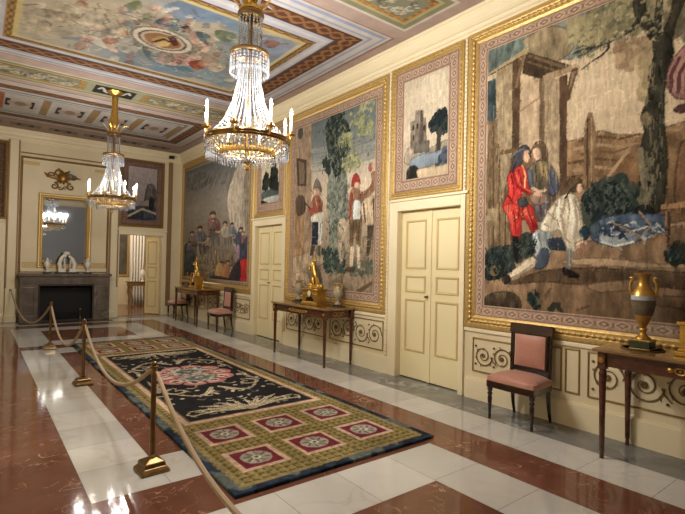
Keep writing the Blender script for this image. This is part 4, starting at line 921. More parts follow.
def paint_pines(c):
    c.grad([(2.6, (96, 96, 92)), (3.0, (150, 150, 140)), (3.3, (200, 184, 152)), (4.2, (196, 180, 146))])
    c.leaves([(271, 176), (273, 164), (276, 164), (278, 176), (277, 190), (271, 190)], 90, .055, [(40, 44, 40), (56, 60, 52)], seed=61); c.leaves([(263, 178), (268, 174), (271, 186), (264, 188)], 60, .05, [(60, 64, 56), (46, 50, 44)], seed=62); c.leaves([(276, 182), (281, 184), (281, 192), (274, 192)], 40, .05, [(50, 54, 48)], seed=63)
    c.smooth([(262, 194), (270, 190), (281, 192), (281, 197), (262, 199)], (84, 92, 92)); c.smooth([(264, 199), (276, 195), (281, 196), (281, 203), (268, 203)], (168, 168, 158)); c.smooth([(262, 201), (272, 204), (281, 203), (281, 208), (262, 208)], (48, 46, 42))
tapestry('tapestry', 'small upright tapestry over the farther double door, tall dark pines by pale water', 'tapestry', (7.83, 9.12, 2.475, 4.335), .10, .20, 80, paint_pines, RW, on_right, (190, 172, 140), 'small tapestries over doors', period=.14)
def paint_arch(c):
    c.grad([(2.6, (86, 88, 96)), (3.0, (132, 122, 122)), (4.2, (168, 150, 148))]); S = c.smooth
    S([(146, 190), (150, 184), (156, 190), (157, 216), (144, 214)], (92, 86, 82), tex=.3); S([(132, 214), (146, 200), (152, 206), (148, 214)], (132, 112, 96)); S([(128, 212), (140, 206), (157, 210), (157, 219), (128, 219)], (62, 66, 78), tex=.3); S([(150, 198), (154, 200), (153, 210), (149, 208)], (54, 50, 54)); c.line([(128, 216), (142, 209), (156, 214)], .05, (170, 150, 124))
tapestry('tapestry', 'small dim tapestry over the open doorway, dark rocky arch under mauve sky', 'tapestry', (-1.66, -.50, 2.44, 4.30), .075, .14, 70, paint_arch, FW, on_far, (150, 136, 132), 'small tapestries over doors', bord=((118, 88, 76), (92, 66, 58), (142, 112, 92)), gmat=GOLD2)
def paint_dark(c):
    c.grad([(2.6, (84, 66, 52)), (4.2, (110, 90, 72))]); c.mottle(.4, 4, 4)
tapestry('tapestry', 'dark tapestry at the left edge of the photo, only its right side in view', 'tapestry', (-5.28, -4.13, 2.44, 4.30), .075, .14, 50, paint_dark, FW, on_far, (100, 82, 66), 'small tapestries over doors', bord=((96, 68, 50), (76, 52, 40), (126, 96, 70)), gmat=GOLD2)
# ------------------------------------------------------------------ the rug
def make_rug():
    x0, x1, y0, y1 = -3.30, -1.38, 2.86, 9.62
    t = thing('rug', 'long patterned rug with black centre and crimson medallion squares, on the marble floor', 'rug', ((x0+x1)/2, (y0+y1)/2, 0))
    c = Canvas(x0, x1, y0, y1, 92, (142, 124, 66)); cx = (x0+x1)/2; cy = (y0+y1)/2
    PK = (206, 168, 140); CR = (122, 38, 50); YE = (150, 128, 70); GR = (96, 88, 48); BK = (36, 34, 37); IV = (196, 178, 142); BL = (46, 62, 84)
    def key(u0, u1, v0, v1):                                   # ochre ground with a dark key pattern
        sl = c._win((u0, u1), (v0, v1)); U = c.U[sl]; V = c.V[sl]; m = (U >= u0) & (U <= u1) & (V >= v0) & (V <= v1)
        c.put(sl, m, YE); p = .072
        a = (U/p) % 1; b = (V/p) % 1
        k = ((np.abs(a-.5) > .34) & (b < .72)) | ((np.abs(b-.5) < .12) & (a < .6))
        c.put(sl, m & k, GR)
    key(x0, x1, y0, y1)
    # plush blue outer edge, uneven in colour
    d = np.minimum(np.minimum(c.U-x0, x1-c.U), np.minimum(c.V-y0, y1-c.V))
    n = fbm(c.U*5, c.V*5, 3)
    side = np.where((c.V-y0 < .12) | (y1-c.V < .12), .07, .065)
    e = d < side+.03*(n-.5)
    c.C[e] = np.array((46, 60, 80)); c.C[e & (n > .60)] = (96, 104, 100); c.C[e & (n < .4)] = (32, 42, 58)
    e2 = (d > side+.02) & (d < side+.045); c.C[e2] = (150, 130, 84)
    for end in (0, 1):
        for r in (0, 1):
            for k in range(3):
                u = -2.90+k*.55; v = (3.34+.60*r) if not end else (y0+y1)-(3.34+.60*r)
                c.rect(u-.205, u+.205, v-.20, v+.20, PK); c.rect(u-.165, u+.165, v-.16, v+.16, CR)
                c.disc(u, v, .125, .12, (168, 158, 140), raw=True)
                for j in range(8):
                    a = j*PI/4; c.line([(u+.03*math.cos(a), v+.03*math.sin(a)), (u+.10*math.cos(a+.5), v+.10*math.sin(a+.5))], .018, (104, 98, 86), raw=True)
                c.disc(u, v, .04, .04, (206, 196, 172), raw=True); c.disc(u, v, .018, .018, (90, 84, 78), raw=True)
    fx0, fx1, fy0, fy1 = -3.03, -1.65, 4.42, (y0+y1)-4.42
    c.rect(fx0-.075, fx1+.075, fy0-.08, fy1+.08, PK); c.rect(fx0-.02, fx1+.02, fy0-.02, fy1+.02, (110, 96, 60)); c.rect(fx0, fx1, fy0, fy1, BK)
    fc = (fx0+fx1)/2
    def sym(fn):                                              # four-fold mirrored drawing
        for sx in (1, -1):
            for sy in (1, -1): fn(lambda u, v: (fc+sx*u, cy+sy*v))
    ey = (fy1-fy0)/2
    VE = (112, 98, 78)
    def stroke(T, pts, w, col=IV, w1=.02, vein=True):
        c.line([T(*p) for p in pts], w, col, w1, raw=True)
        if vein: c.line([T(*p) for p in pts], w*.22, VE, .006, raw=True)
    def half(T):
        for a, ln, w in ((6, .46, .07), (24, .56, .085), (44, .66, .09), (64, .70, .085), (82, .66, .075)):   # broad fan of leaves at each end
            q = math.radians(a); b = (.015, ey-.10); tip = (b[0]+ln*math.sin(q)*.94, b[1]-ln*.68*math.cos(q)+.02)
            mid = (b[0]*.4+tip[0]*.6+.02*math.cos(q), b[1]*.4+tip[1]*.6-.05*math.sin(q))
            stroke(T, [b, mid, tip], w)
            for s in (-.035, .03): c.line([T(mid[0], mid[1]), T(mid[0]+.06*math.sin(q)+s, mid[1]-.05*math.cos(q)+s)], .024, IV, .008, raw=True)
        c.disc(*T(0, ey-.10), .07, .06, (170, 150, 128), raw=True)
        # great C-scroll rising beside the flower and curling outwards
        stroke(T, [(.05+.52*s, .76+.26*math.sin(s*PI*1.05)) for s in [k/12 for k in range(13)]], .055)
        stroke(T, [(.44+.16*(1-s*.8)*math.cos(-1.2+6.4*s), .72+.14*(1-s*.8)*math.sin(-1.2+6.4*s)) for s in [k/20 for k in range(21)]], .05, w1=.026)
        stroke(T, [(.18+.09*(1-s*.8)*math.cos(3+6*s), 1.05+.08*(1-s*.8)*math.sin(3+6*s)) for s in [k/16 for k in range(17)]], .036, w1=.02, vein=False)
        stroke(T, [(.64, .66), (.58, .48), (.62, .28), (.60, .08)], .05, (170, 152, 122))
        stroke(T, [(.53+.08*(1-s*.8)*math.cos(1-6*s), .32+.08*(1-s*.8)*math.sin(1-6*s)) for s in [k/16 for k in range(17)]], .034, w1=.018, vein=False)
        for u, v, a in ((.60, .98, .6), (.34, .98, 1.9), (.64, 1.18, .3), (.08, .88, 1.4), (.30, .66, 2.6), (.64, .84, -.5)):
            c.line([T(u, v), T(u+.05*math.cos(a), v+.05*math.sin(a)), T(u+.11*math.cos(a+.6), v+.10*math.sin(a+.6))], .036, (178, 162, 130), .01, raw=True)
        for u, v in ((.50, 1.04), (.13, .94), (.66, .56), (.24, .80), (.45, .90)): c.disc(*T(u, v), .026, .024, IV, raw=True)
    sym(half)
    RS = (196, 120, 112)
    for k in range(10): a = k*2*PI/10; c.disc(fc+.36*math.cos(a), cy+.42*math.sin(a), .17, .17, RS, raw=True)
    c.disc(fc, cy, .40, .46, (200, 130, 120), raw=True)
    for k in range(10):
        a = k*2*PI/10; c.disc(fc+.37*math.cos(a), cy+.43*math.sin(a), .09, .09, (222, 176, 160), raw=True); c.disc(fc+.37*math.cos(a), cy+.43*math.sin(a), .035, .035, (120, 52, 56), raw=True)
        c.line([(fc+.2*math.cos(a+.3), cy+.24*math.sin(a+.3)), (fc+.46*math.cos(a+.3), cy+.52*math.sin(a+.3))], .03, (52, 36, 42), raw=True)
    for v in (-.2, .2):
        c.disc(fc, cy+v, .24, .2, (150, 158, 146), raw=True); c.disc(fc, cy+v, .15, .13, (92, 112, 104), raw=True)
        for j in range(9): a = j*2*PI/9; c.disc(fc+.19*math.cos(a), cy+v+.16*math.sin(a), .035, .03, (206, 196, 172), raw=True)
        c.disc(fc, cy+v, .05, .05, (212, 166, 150), raw=True)
    rr = random.Random(6)
    for k in range(90):
        a = rr.uniform(0, 2*PI); q = math.sqrt(rr.random()); r2 = rr.uniform(.012, .03)
        for sx in (1, -1): c.disc(fc+sx*abs(.46*q*math.cos(a)), cy+.52*q*math.sin(a), r2, r2, rr.choice([(206, 192, 164), (96, 60, 62), (222, 170, 154), (110, 126, 116), (60, 46, 50)]), .8, raw=True)
    for k in range(26):                                       # small sprigs over the black ground
        u = rr.uniform(.05, (fx1-fx0)/2-.04); v = rr.uniform(.1, (fy1-fy0)/2-.06)
        if (u/.5)**2+(v/.58)**2 < 1: continue
        a = rr.uniform(0, 2*PI); q = rr.uniform(.02, .06); w = rr.choice([.02, .028, .036]); col = rr.choice([IV, (150, 136, 110), (120, 116, 104), (176, 160, 128), BK])
        for sx in (1, -1):
            for sy in (1, -1): c.line([(fc+sx*u, cy+sy*v), (fc+sx*(u+q*math.cos(a)), cy+sy*(v+q*math.sin(a))), (fc+sx*(u+1.5*q*math.cos(a+.7)), cy+sy*(v+1.5*q*math.sin(a+.7)))], w, col, w*.4, raw=True)
    c.mottle(.2, 34, 34, 2); c.mottle(.12, 2, 2, 3)
    o = c.build('pile', PILE, t, FL, .024, thick=.024, sat=.82)
    o.location = (-(x0+x1)/2, -(y0+y1)/2, 0)
make_rug()

# ------------------------------------------------------------------ console tables
TOPM = mat('table_top_veneer', (150, 116, 70), .18, coat=.5, wood=((4, .6, 4), (112, 82, 48)))
def console(label, y, H=.875, group='console tables along the wall'):
    t = thing('console_table', label, 'table', (-.31-.4*(H-.875), y, 0), 0, group)
    hx, hy = .25, .735; up = H-.875
    MB().box(-.305, .270, -.80, .80, H-.028, H).build('tabletop', TOPM, t, bevel=.007)
    a = MB(); a.box(-hx-.01, hx+.01, -hy, hy, H-.145, H-.028); a.build('apron', MAHOG, t, bevel=.004)
    for sx in (-1, 1):
        for sy in (-1, 1):
            m = MB(); m.box(-.030, .030, -.030, .030, H-.165, H-.028)
            m.lathe([(.012, 0), (.018, .004), (.016, .035), (.013, .045), (.019, .06), (.024, .42), (.029, .66+up), (.031, .672+up), (.025, .685+up), (.027, .71+up)], 14)
            m.build('leg', MAHOG, t, smooth=True, loc=(sx*hx, sy*hy, 0), angle=35)
    def rosette(loc, rz):
        m = MB().lathe([(.026, 0), (.024, .008), (.014, .006), (.012, .014), (.002, .016)], 14)
        for k in range(8): m.ball((.02*math.cos(k*PI/4), .02*math.sin(k*PI/4), .008), .006, 6, 4)
        o = m.build('corner_mount', ORMOLU, t, smooth=True); o.location = loc; o.rotation_euler = (0, -PI/2, rz)
    for sy in (-1, 1):
        rosette((-hx-.031, sy*hy, H-.09), 0)
    m = MB()
    for k in range(7):                                         # interlaced rings along the frieze
        m.tube([(-hx-.016, (k-3)*.062+.036*math.cos(q*PI/6), H-.088+.024*math.sin(q*PI/6)) for q in range(12)], .006, 5, closed=True)
        m.ball((-hx-.016, (k-3)*.062, H-.088), .008, 6, 4)
    for s in (-1, 1): m.ball((-hx-.014, s*.25, H-.088), (.012, .024, .02), 8, 5)
    m.build('frieze_mount', ORMOLU, t, smooth=True)
    m = MB()
    for k in range(3): m.tube([((k-1)*.07+.04*math.cos(q*PI/6), -hy-.006, H-.088+.022*math.sin(q*PI/6)) for q in range(12)], .006, 5, closed=True)
    m.build('end_mount', ORMOLU, t, smooth=True)
    return t
HT = .875; HN = .90
console('dark console table cut by the right edge of the photo, holding a domed vase', 1.03, .90)
console('dark wooden console table under the middle tapestry, holding the gilt clock and two urns', 6.44)
console('dark wooden console table at the far end of the wall, between two pink chairs', 11.56)

# ------------------------------------------------------------------ chairs with pink silk seats
def chair(label, loc, rz, group='pink-seated chairs along the wall'):
    t = thing('chair', label, 'chair', loc, rz, group)           # faces local -x
    # seat cushion: domed, wider in front
    n = 14; V = []; F = []
    for i in range(n+1):
        for j in range(n+1):
            a = i/n*2-1; b = j/n*2-1
            hw = .268-.03*(a+1)/2
            x = a*.195+.01; y = b*hw*(1-.05*abs(a)**4)
            z = .415+.055*(1-abs(a)**4)*(1-abs(b)**4)+.02
            V.append((x-.012*(1-b*b)*(a < 0)*abs(a), y, z))
    for i in range(n):
        for j in range(n): k = i*(n+1)+j; F.append((k, k+1, k+n+2, k+n+1))
    o0 = len(V); rim = [j for j in range(n+1)]+[i*(n+1)+n for i in range(1, n+1)]+[n*(n+1)+j for j in range(n-1, -1, -1)]+[i*(n+1) for i in range(n-1, 0, -1)]
    for r in rim: V.append((V[r][0], V[r][1], .385))
    for k in range(len(rim)): k2 = (k+1) % len(rim); F.append((rim[k], rim[k2], o0+k2, o0+k))
    F.append(tuple(o0+k for k in range(len(rim))))
    MB().add(V, F).build('seat', PINK, t, smooth=True, angle=60)
    r = MB(); P = [(-.192, -.262), (-.205, 0), (-.192, .262), (.2, .232), (.2, -.232)]
    r.prism([(p[0], p[1]) for p in P], .325, .392, lambda u, v, h: (u, v, h)); r.build('seat_rail', DARKWOOD, t, bevel=.006)
    for sy in (-1, 1):                                          # turned front legs
        MB().lathe([(.010, 0), (.013, .006), (.016, .03), (.012, .045), (.020, .16), (.023, .22), (.016, .238), (.026, .252), (.026, .262), (.018, .275), (.028, .30), (.028, .39)], 14).build('leg', DARKWOOD, t, smooth=True, loc=(-.168, sy*.232, 0), angle=50)
        MB().tube([(.232, 0, 0), (.205, 0, .12), (.188, 0, .26), (.185, 0, .40)], [.014, .018, .022, .024], 8).build('leg', DARKWOOD, t, smooth=True, loc=(0, sy*.20, 0))
    b = MB()
    for sy in (-1, 1): b.tube([(.185, sy*.205, .38), (.19, sy*.208, .55), (.200, sy*.21, .78), (.208, sy*.212, .90)], [.024, .022, .021, .02], 8, flat=1.0)
    # curled top rail
    pr = [(.178, .868), (.205, .868), (.212, .91), (.226, .932), (.238, .93), (.238, .946), (.218, .962), (.192, .95)]
    b.prism(pr, -.235, .235, lambda u, v, h: (u, h, v))
    b.prism([(.178, .47), (.204, .47), (.207, .52), (.181, .52)], -.2, .2, lambda u, v, h: (u, h, v))
    back = b.build('backrest', DARKWOOD, t, smooth=True, angle=35)
    q = MB(); V = []; F = []; n = 10
    for i in range(n+1):
        for j in range(n+1):
            a = i/n*2-1; c2 = j/n*2-1; z = .69+a*.162; V.append((.168+.012*(z-.5)/.3-.022*(1-a**4)*(1-c2**4), c2*.165, z))
    for i in range(n):
        for j in range(n): k = i*(n+1)+j; F.append((k, k+1, k+n+2, k+n+1))
    m0 = len(V)
    for i in range(n+1):
        for j in range(n+1): z = .69+(i/n*2-1)*.162; V.append((.194+.012*(z-.5)/.3, (j/n*2-1)*.165, z))
    for i in range(n):
        for j in range(n): k = m0+i*(n+1)+j; F.append((k, k+n+1, k+n+2, k+1))
    rim = [j for j in range(n+1)]+[i*(n+1)+n for i in range(1, n+1)]+[n*(n+1)+j for j in range(n-1, -1, -1)]+[i*(n+1) for i in range(n-1, 0, -1)]
    for k in range(len(rim)): k2 = (k+1) % len(rim); F.append((rim[k], rim[k2], m0+rim[k2], m0+rim[k]))
    q.add(V, F); q.build('back_pad', PINK, back, smooth=True, angle=60)
    g = MB().frame(-.192, .192, .508, .872, [(0, 0), (.0, .012), (.018, .012), (.018, 0)], lambda u, v, h: (.176+.012*(v-.5)/.3-h, u, v)); g.build('back_frame', DARKWOOD, back, bevel=.003)
    for sy in (-1, 1):
        MB().ball((.218, sy*.238, .938), (.022, .008, .022), 10, 6).build('brass_boss', BRASS, back, smooth=True)
    return t
chair0 = chair('pink-seated dark chair under the largest tapestry, nearest to the camera', (-.305, 2.675, 0), 0)
copy_thing(chair0, (-.31, 10.10, 0), 0, 'pink-seated dark chair on the near side of the far console table')
copy_thing(chair0, (-.31, 12.93, 0), 0, 'pink-seated dark chair half hidden behind the far console table')

# ------------------------------------------------------------------ things on the console tables
GLASS = bpy.data.materials.new('thin_glass'); GLASS.use_nodes = True
_n = GLASS.node_tree.nodes; _l = GLASS.node_tree.links; _n.clear()
_o = _n.new('ShaderNodeOutputMaterial'); _t = _n.new('ShaderNodeBsdfTransparent'); _g = _n.new('ShaderNodeBsdfGlossy'); _m = _n.new('ShaderNodeMixShader'); _f = _n.new('ShaderNodeLayerWeight'); _p = _n.new('ShaderNodeMapRange')
_t.inputs[0].default_value = (.97, .97, .96, 1); _g.inputs['Roughness'].default_value = .02; _f.inputs[0].default_value = .5; _p.inputs[1].default_value = .5; _p.inputs[3].default_value = .03; _p.inputs[4].default_value = .30
_l.new(_f.outputs['Facing'], _p.inputs[0]); _l.new(_p.outputs[0], _m.inputs[0]); _l.new(_t.outputs[0], _m.inputs[1]); _l.new(_g.outputs[0], _m.inputs[2]); _l.new(_m.outputs[0], _o.inputs[0])
def dome(label, x, y, r, h, z=HT, group='glass domes'):
    t = thing('glass_dome', label, 'glass dome', (x, y, z), 0, group)
    prof = [(r, .011), (r, h-r)]+[(r*math.cos(a), h-r+r*math.sin(a)) for a in [k*PI/18 for k in range(1, 9)]]+[(.004, h)]
    MB().lathe(prof, 32, cap=False).build('shade', GLASS, t, smooth=True, angle=80)
    MB().lathe([(r+.005, .0), (r+.006, .004), (r+.005, .010), (r-.002, .011), (r-.004, .0)], 32).build('base_ring', mat('ebonised_base', (84, 62, 38), .3), t, smooth=True)
    return t
def painted_vase(label, x, y):
    t = thing('vase', label, 'vase', (x, y, HN+.0005), 0)
    GRN = mat('green_marble', (48, 62, 48), .15, vein=(14, (120, 130, 110), .03, .5))
    m = MB(); m.box(-.072, .072, -.072, .072, .004, .075); m.build('plinth', GRN, t, bevel=.004)
    m = MB(); m.box(-.078, .078, -.078, .078, .0, .01); m.box(-.078, .078, -.078, .078, .07, .082); m.build('plinth_edging', ORMOLU, t, bevel=.002)
    MB().lathe([(.058, .082), (.06, .09), (.05, .1), (.028, .118), (.022, .14), (.03, .155), (.03, .165), (.02, .175), (.028, .19), (.052, .24), (.068, .28)], 28).build('foot', ORMOLU, t, smooth=True, angle=60)
    b = MB().lathe([(.068, .28), (.080, .325), (.088, .37), (.090, .405)], 28, cap=False).build('painted_body', mat('painted_porcelain', (112, 96, 78), .2, noise=(9, .6), vein=(7, (60, 64, 52), .06, .7)), t, smooth=True)
    MB().lathe([(.090, .405), (.089, .43), (.085, .442)], 28, cap=False).build('painted_sky', mat('porcelain_sky', (170, 176, 182), .2, noise=(8, .2)), b, smooth=True)
    MB().lathe([(.085, .442), (.077, .475), (.056, .505), (.044, .525), (.04, .54), (.041, .575), (.05, .605), (.066, .618), (.068, .625), (.058, .628), (.045, .60)], 28, cap=False).build('neck', ORMOLU, t, smooth=True, angle=60)
    for s in (-1, 1):
        m = MB(); m.tube([(0, s*.084, .43), (0, s*.100, .49), (0, s*.096, .54), (0, s*.080, .575), (0, s*.092, .59), (0, s*.106, .58)], [.01, .012, .012, .014, .012, .006], 8)
        m.ball((0, s*.088, .585), (.016, .022, .014), 8, 5); m.build('handle', ORMOLU, t, smooth=True)
    return t
painted_vase('tall gilt vase with painted landscape band, inside the large glass dome at right', -.31, 1.565)
dome('large clear glass dome over the gilt vase on the nearest console table', -.31, 1.565, .152, .75, HN)

def person_figure(name, parent, mt, pts, rad, edges, loc, sub=1):
    me = bpy.data.meshes.new(name); me.from_pydata(pts, edges, []); o = bpy.data.objects.new(name, me); COL.objects.link(o); o.parent = parent; o.location = loc
    sk = o.modifiers.new('skin', 'SKIN'); ss = o.modifiers.new('sub', 'SUBSURF'); ss.levels = sub; ss.render_levels = sub
    sv = me.skin_vertices[0].data if me.skin_vertices else None
    if sv is None:
        bm = bmesh.new(); bm.from_mesh(me); bm.verts.layers.skin.verify(); bm.to_mesh(me); bm.free(); sv = me.skin_vertices[0].data
    for k, r in enumerate(rad): sv[k].radius = (r, r); sv[k].use_root = (k == 0)
    me.materials.append(mt); me.polygons.foreach_set('use_smooth', [True]*len(me.polygons)); sk.use_smooth_shade = True
    return o
def statuette(parent, mt, loc, s=1.0, lean=.0, name='statuette', fat=1.0):
    P = [(0,0,.0),(0,.0,.10),(0,.01,.18),(0,.012,.215),(0,.0,.25),  # pelvis, waist, chest, neck, head
         (0,.03,-.03),(-.03,.04,-.16),(0,.04,-.29),(0,-.03,-.03),(.02,-.035,-.15),(.01,-.04,-.29),
         (0,.05,.185),(-.03,.095,.13),(-.05,.10,.06),(0,-.045,.19),(.0,-.09,.26),(.0,-.07,.35)]
    R = [.042,.036,.044,.016,.03,.034,.024,.016,.034,.024,.016,.02,.016,.011,.02,.016,.01]
    E = [(0,1),(1,2),(2,3),(3,4),(0,5),(5,6),(6,7),(0,8),(8,9),(9,10),(2,11),(11,12),(12,13),(2,14),(14,15),(15,16)]
    P = [((x)*s, (y+lean*z)*s, (z+.30)*s) for x, y, z in P]
    return person_figure(name, parent, mt, P, [r*s*fat for r in R], E, loc)
def gilt_clock(label, x, y, w=.27, z=HT, fig=True):
    t = thing('mantel_clock', label, 'clock', (x, y, z+.0005), 0, 'gilt clocks on the console tables')
    m = MB(); m.box(-.115, .115, -w, w, 0, .035); m.box(-.105, .105, -w+.02, w-.02, .035, .055)
    m.build('plinth', ORMOLU, t, bevel=.005)
    a = [(math.cos(PI*k/12)*.12, .055+.085*math.sin(PI*k/12)) for k in range(13)]
    m = MB(); m.prism([(-w+.03, .055)]+[(-p[0], p[1]) for p in a]+[(w-.03, .055), (w-.03, .235), (-w+.03, .235)], -.095, .095, lambda u, v, h: (h, u, v))
    m.box(-.11, .11, -w+.015, w-.015, .235, .262); m.build('case', ORMOLU, t, bevel=.004)
    MB().box(-.06, .06, -.115, .115, .056, .13).build('arch_shade', mat('recess_shade', (30, 22, 14), .6), t)  # dark block standing in for the shade inside the arch
    d = MB().lathe([(.052, 0), (.052, .008), (.047, .010), (.001, .010)], 24).build('dial', mat('enamel_dial', (226, 218, 196), .25), t, smooth=True); d.location = (-.096, 0, .188); d.rotation_euler = (0, -PI/2, 0)
    m = MB().ring((0, 0, 0), .054, [(0, 0), (.008, .004), (.006, .014), (-.004, .012)], 28).build('bezel', ORMOLU, d, smooth=True)
    for s in (-1, 1):
        m = MB()
        for k in range(5): m.tube([(-.098, s*(.088+.024*k)+.014*math.cos(q*PI/4), .19+.018*math.sin(q*PI/4)) for q in range(8)], .004, 4, closed=True)
        m.build('relief', ORMOLU, t, smooth=True)
    if fig:
        MB().ball((0, .02, .28), (.08, .13, .045), 14, 8).build('rocky_mound', ORMOLU, t, smooth=True)
        statuette(t, ORMOLU, (0, .02, .25), .84, .22, fat=1.5)
        m = MB().tube([(.0, -.07, .27), (.0, -.09, .36), (.01, -.06, .44)], [.045, .035, .014], 8); m.ball((0, -.14, .30), (.05, .08, .055), 10, 6); m.ball((0, .12, .30), (.05, .06, .07), 10, 6); m.build('lyre_stump', ORMOLU, t, smooth=True)
    return t
gilt_clock('gilt clock with a leaning figure on top, on the middle console table', -.31, 6.36, .235)
gilt_clock('gilt block-shaped clock cut off by the right edge of the photo', -.31, 1.02, .29, HN)
gilt_clock('gilt clock with crowded figures, dim, on the far console table', -.31, 11.56, .25)
def small_urn(label, x, y, mt):
    t = thing('urn', label, 'urn', (x, y, HT+.0005), 0, 'pale urns beside the middle clock')
    MB().lathe([(.062, 0), (.062, .03), (.05, .034)], 20).build('plinth', mat('dark_urn_base', (60, 46, 34), .3), t, smooth=True, angle=40)
    MB().lathe([(.05, .034), (.03, .05), (.018, .075), (.022, .09), (.05, .125), (.066, .17), (.068, .2), (.056, .222)], 22, cap=True).build('body', mt, t, smooth=True, angle=60)
    MB().lathe([(.056, .222), (.04, .236), (.034, .26), (.046, .29), (.066, .30), (.066, .308), (.03, .3)], 22).build('neck', mat('pale_gilt', (190, 168, 128), .4, .4), t, smooth=True, angle=60)
    for s in (-1, 1): MB().tube([(0, s*.062, .2), (0, s*.09, .235), (0, s*.085, .275), (0, s*.06, .29)], .008, 6).build('handle', GOLD, t, smooth=True)
    for o in t.children: o.scale = (1.15, 1.15, 1.22)
    return t
URN = mat('pale_stone_urn', (172, 158, 134), .35, noise=(12, .2))
small_urn('pale stone urn at the near end of the middle console table', -.18, 5.90, URN); dome('small glass dome over the urn at the near end of the middle table', -.18, 5.90, .118, .45)
small_urn('pale stone urn at the far end of the middle console table', -.18, 7.03, URN); dome('small glass dome over the urn at the far end of the middle table', -.18, 7.03, .118, .45)
def candelabrum(label, x, y):
    t = thing('candelabrum', label, 'candelabrum', (x, y, HT+.0005), 0, 'gilt candelabra on the far table')
    MB().lathe([(.06, 0), (.06, .02), (.03, .04), (.016, .08), (.024, .12), (.014, .16), (.018, .26), (.03, .30), (.012, .32)], 16).build('stem', ORMOLU, t, smooth=True, angle=50)
    for k in range(3):
        a = k*2*PI/3+.4; ca, sa = math.cos(a), math.sin(a)
        m = MB().tube([(0, 0, .26), (.05*ca, .05*sa, .24), (.09*ca, .09*sa, .28), (.09*ca, .09*sa, .33)], .008, 6); m.lathe([(.012, .33), (.022, .345), (.012, .35), (.012, .38)], 10, (.09*ca, .09*sa, 0)); m.build('branch', ORMOLU, t, smooth=True)
    return t
candelabrum('gilt candelabrum on the far console table, on the door side of the clock', -.30, 11.15)
candelabrum('gilt candelabrum on the far console table, on the corner side of the clock', -.30, 12.0)

# ------------------------------------------------------------------ rope barrier
def stanchion(label, x, y):
    t = thing('stanchion', label, 'stanchion', (x, y, 0), math.radians(4), 'brass rope posts')
    m = MB(); m.frustum((0, 0), 0, .022, (.10, .10), (.10, .10)); m.frustum((0, 0), .022, .045, (.10, .10), (.078, .078)); m.frustum((0, 0), .045, .075, (.078, .078), (.072, .072)); m.frustum((0, 0), .075, .098, (.072, .072), (.028, .028))
    m.build('base', BRASS, t, bevel=.004)
    MB().lathe([(.03, .098), (.03, .108), (.019, .118), (.0185, .70), (.026, .712), (.026, .722), (.02, .73), (.02, .748)], 16).build('post', BRASS, t, smooth=True, angle=40)
    MB().lathe([(.02, .748), (.03, .752), (.03, .765), (.016, .772), (.024, .785), (.018, .797), (.003, .803)], 16).build('finial', BRASS, t, smooth=True, angle=60)
    for s in (-1, 1): MB().tube([(0, s*(.024+.012*(1-math.cos(q*PI/5))), .742+.013*math.sin(q*PI/5)) for q in range(10)], .0045, 6, closed=True).build('rope_ring', BRASS, t, smooth=True)
    return t
S1 = (-3.615, 3.61); S2 = (-3.60, 6.55); S3 = (-3.65, 9.37)
st = stanchion('brass rope post nearest to the camera, beside the front of the rug', *S1)
copy_thing(st, (S2[0], S2[1], 0), math.radians(2), 'brass rope post in the middle of the three, on the white marble band')
copy_thing(st, (S3[0], S3[1], 0), 0, 'brass rope post farthest away, in front of the fireplace')
def rope(label, a, b, sag, r=.0165):
    pts = []
    for k in range(33):
        q = k/32; z = a[2]+(b[2]-a[2])*q-sag*(4*q*(1-q))
        pts.append((a[0]+(b[0]-a[0])*q, a[1]+(b[1]-a[1])*q, z))
    rad = [.009]+[r]*31+[.009]
    o = MB().tube(pts, rad, 8).build('rope', ROPE, None, smooth=True)
    return tag(o, label, 'rope', 'barrier ropes')
ZR = .735
rope('tan barrier rope running out of the bottom of the photo over the rug corner', (S1[0], S1[1]-.062, ZR), (-3.62, .68, ZR), .44)
rope('tan barrier rope sagging between the nearest and the middle post', (S2[0], S2[1]-.062, ZR), (S1[0], S1[1]+.062, ZR), .36)
rope('tan barrier rope sagging between the middle and the farthest post', (S3[0], S3[1]-.062, ZR), (S2[0], S2[1]+.062, ZR), .44)
rope('tan barrier rope sagging from the wall to the farthest post', (-4.005, 13.565, .745), (S3[0], S3[1]+.062, ZR), .50)
hk = thing('rope_hook', 'small brass hook on the wall left of the fireplace holding a rope', 'hook', (-4.015, YF-.10, .76))
MB().lathe([(.03, 0), (.03, .008), (.01, .012)], 12).build('plate', BRASS, hk, smooth=True).rotation_euler = (PI/2, 0, 0)
MB().tube([(0, -.01, 0), (0, -.045, -.005), (0, -.06, -.02), (0, -.055, .02)], .007, 6).build('hook_arm', BRASS, hk, smooth=True)

# ------------------------------------------------------------------ chimneypiece, mirror, what stands on the mantel
fp = thing('fireplace', 'grey-brown marble fireplace with a black firebox on the end wall', 'fireplace', (-2.885, YF, 0))
m = MB(); X0, X1 = -.985, .985
MB().box(X0-.015, X1+.015, -.42, -.001, 1.09, 1.163).build('mantel_shelf', DARKM, fp, bevel=.012)
MB().box(X0+.02, X1-.02, -.37, -.001, .90, 1.09).build('lintel', DARKM, fp, bevel=.006)
for s in (-1, 1):
    m = MB(); xa, xb = (X0+.02, -.60) if s < 0 else (.60, X1-.02); m.box(xa, xb, -.37, -.001, 0, .90); m.box(xa, xb, -.39, -.36, 0, .16)
    jb = m.build('jamb', DARKM, fp, bevel=.006)
    m = MB(); m.frame(xa+.06, xb-.06, .22, .84, [(0, 0), (.0, .012), (.02, .016), (.03, 0)], lambda u, v, h: (u, -.37-h, v)); m.build('jamb_panel', DARKM, jb)
MB().box(-.60, .60, -.03, -.002, 0, .90).build('fireback', SOOT, fp)
m = MB()
for s in (-1, 1): m.box(s*.60-.012, s*.60+.012, -.35, -.03, 0, .9)
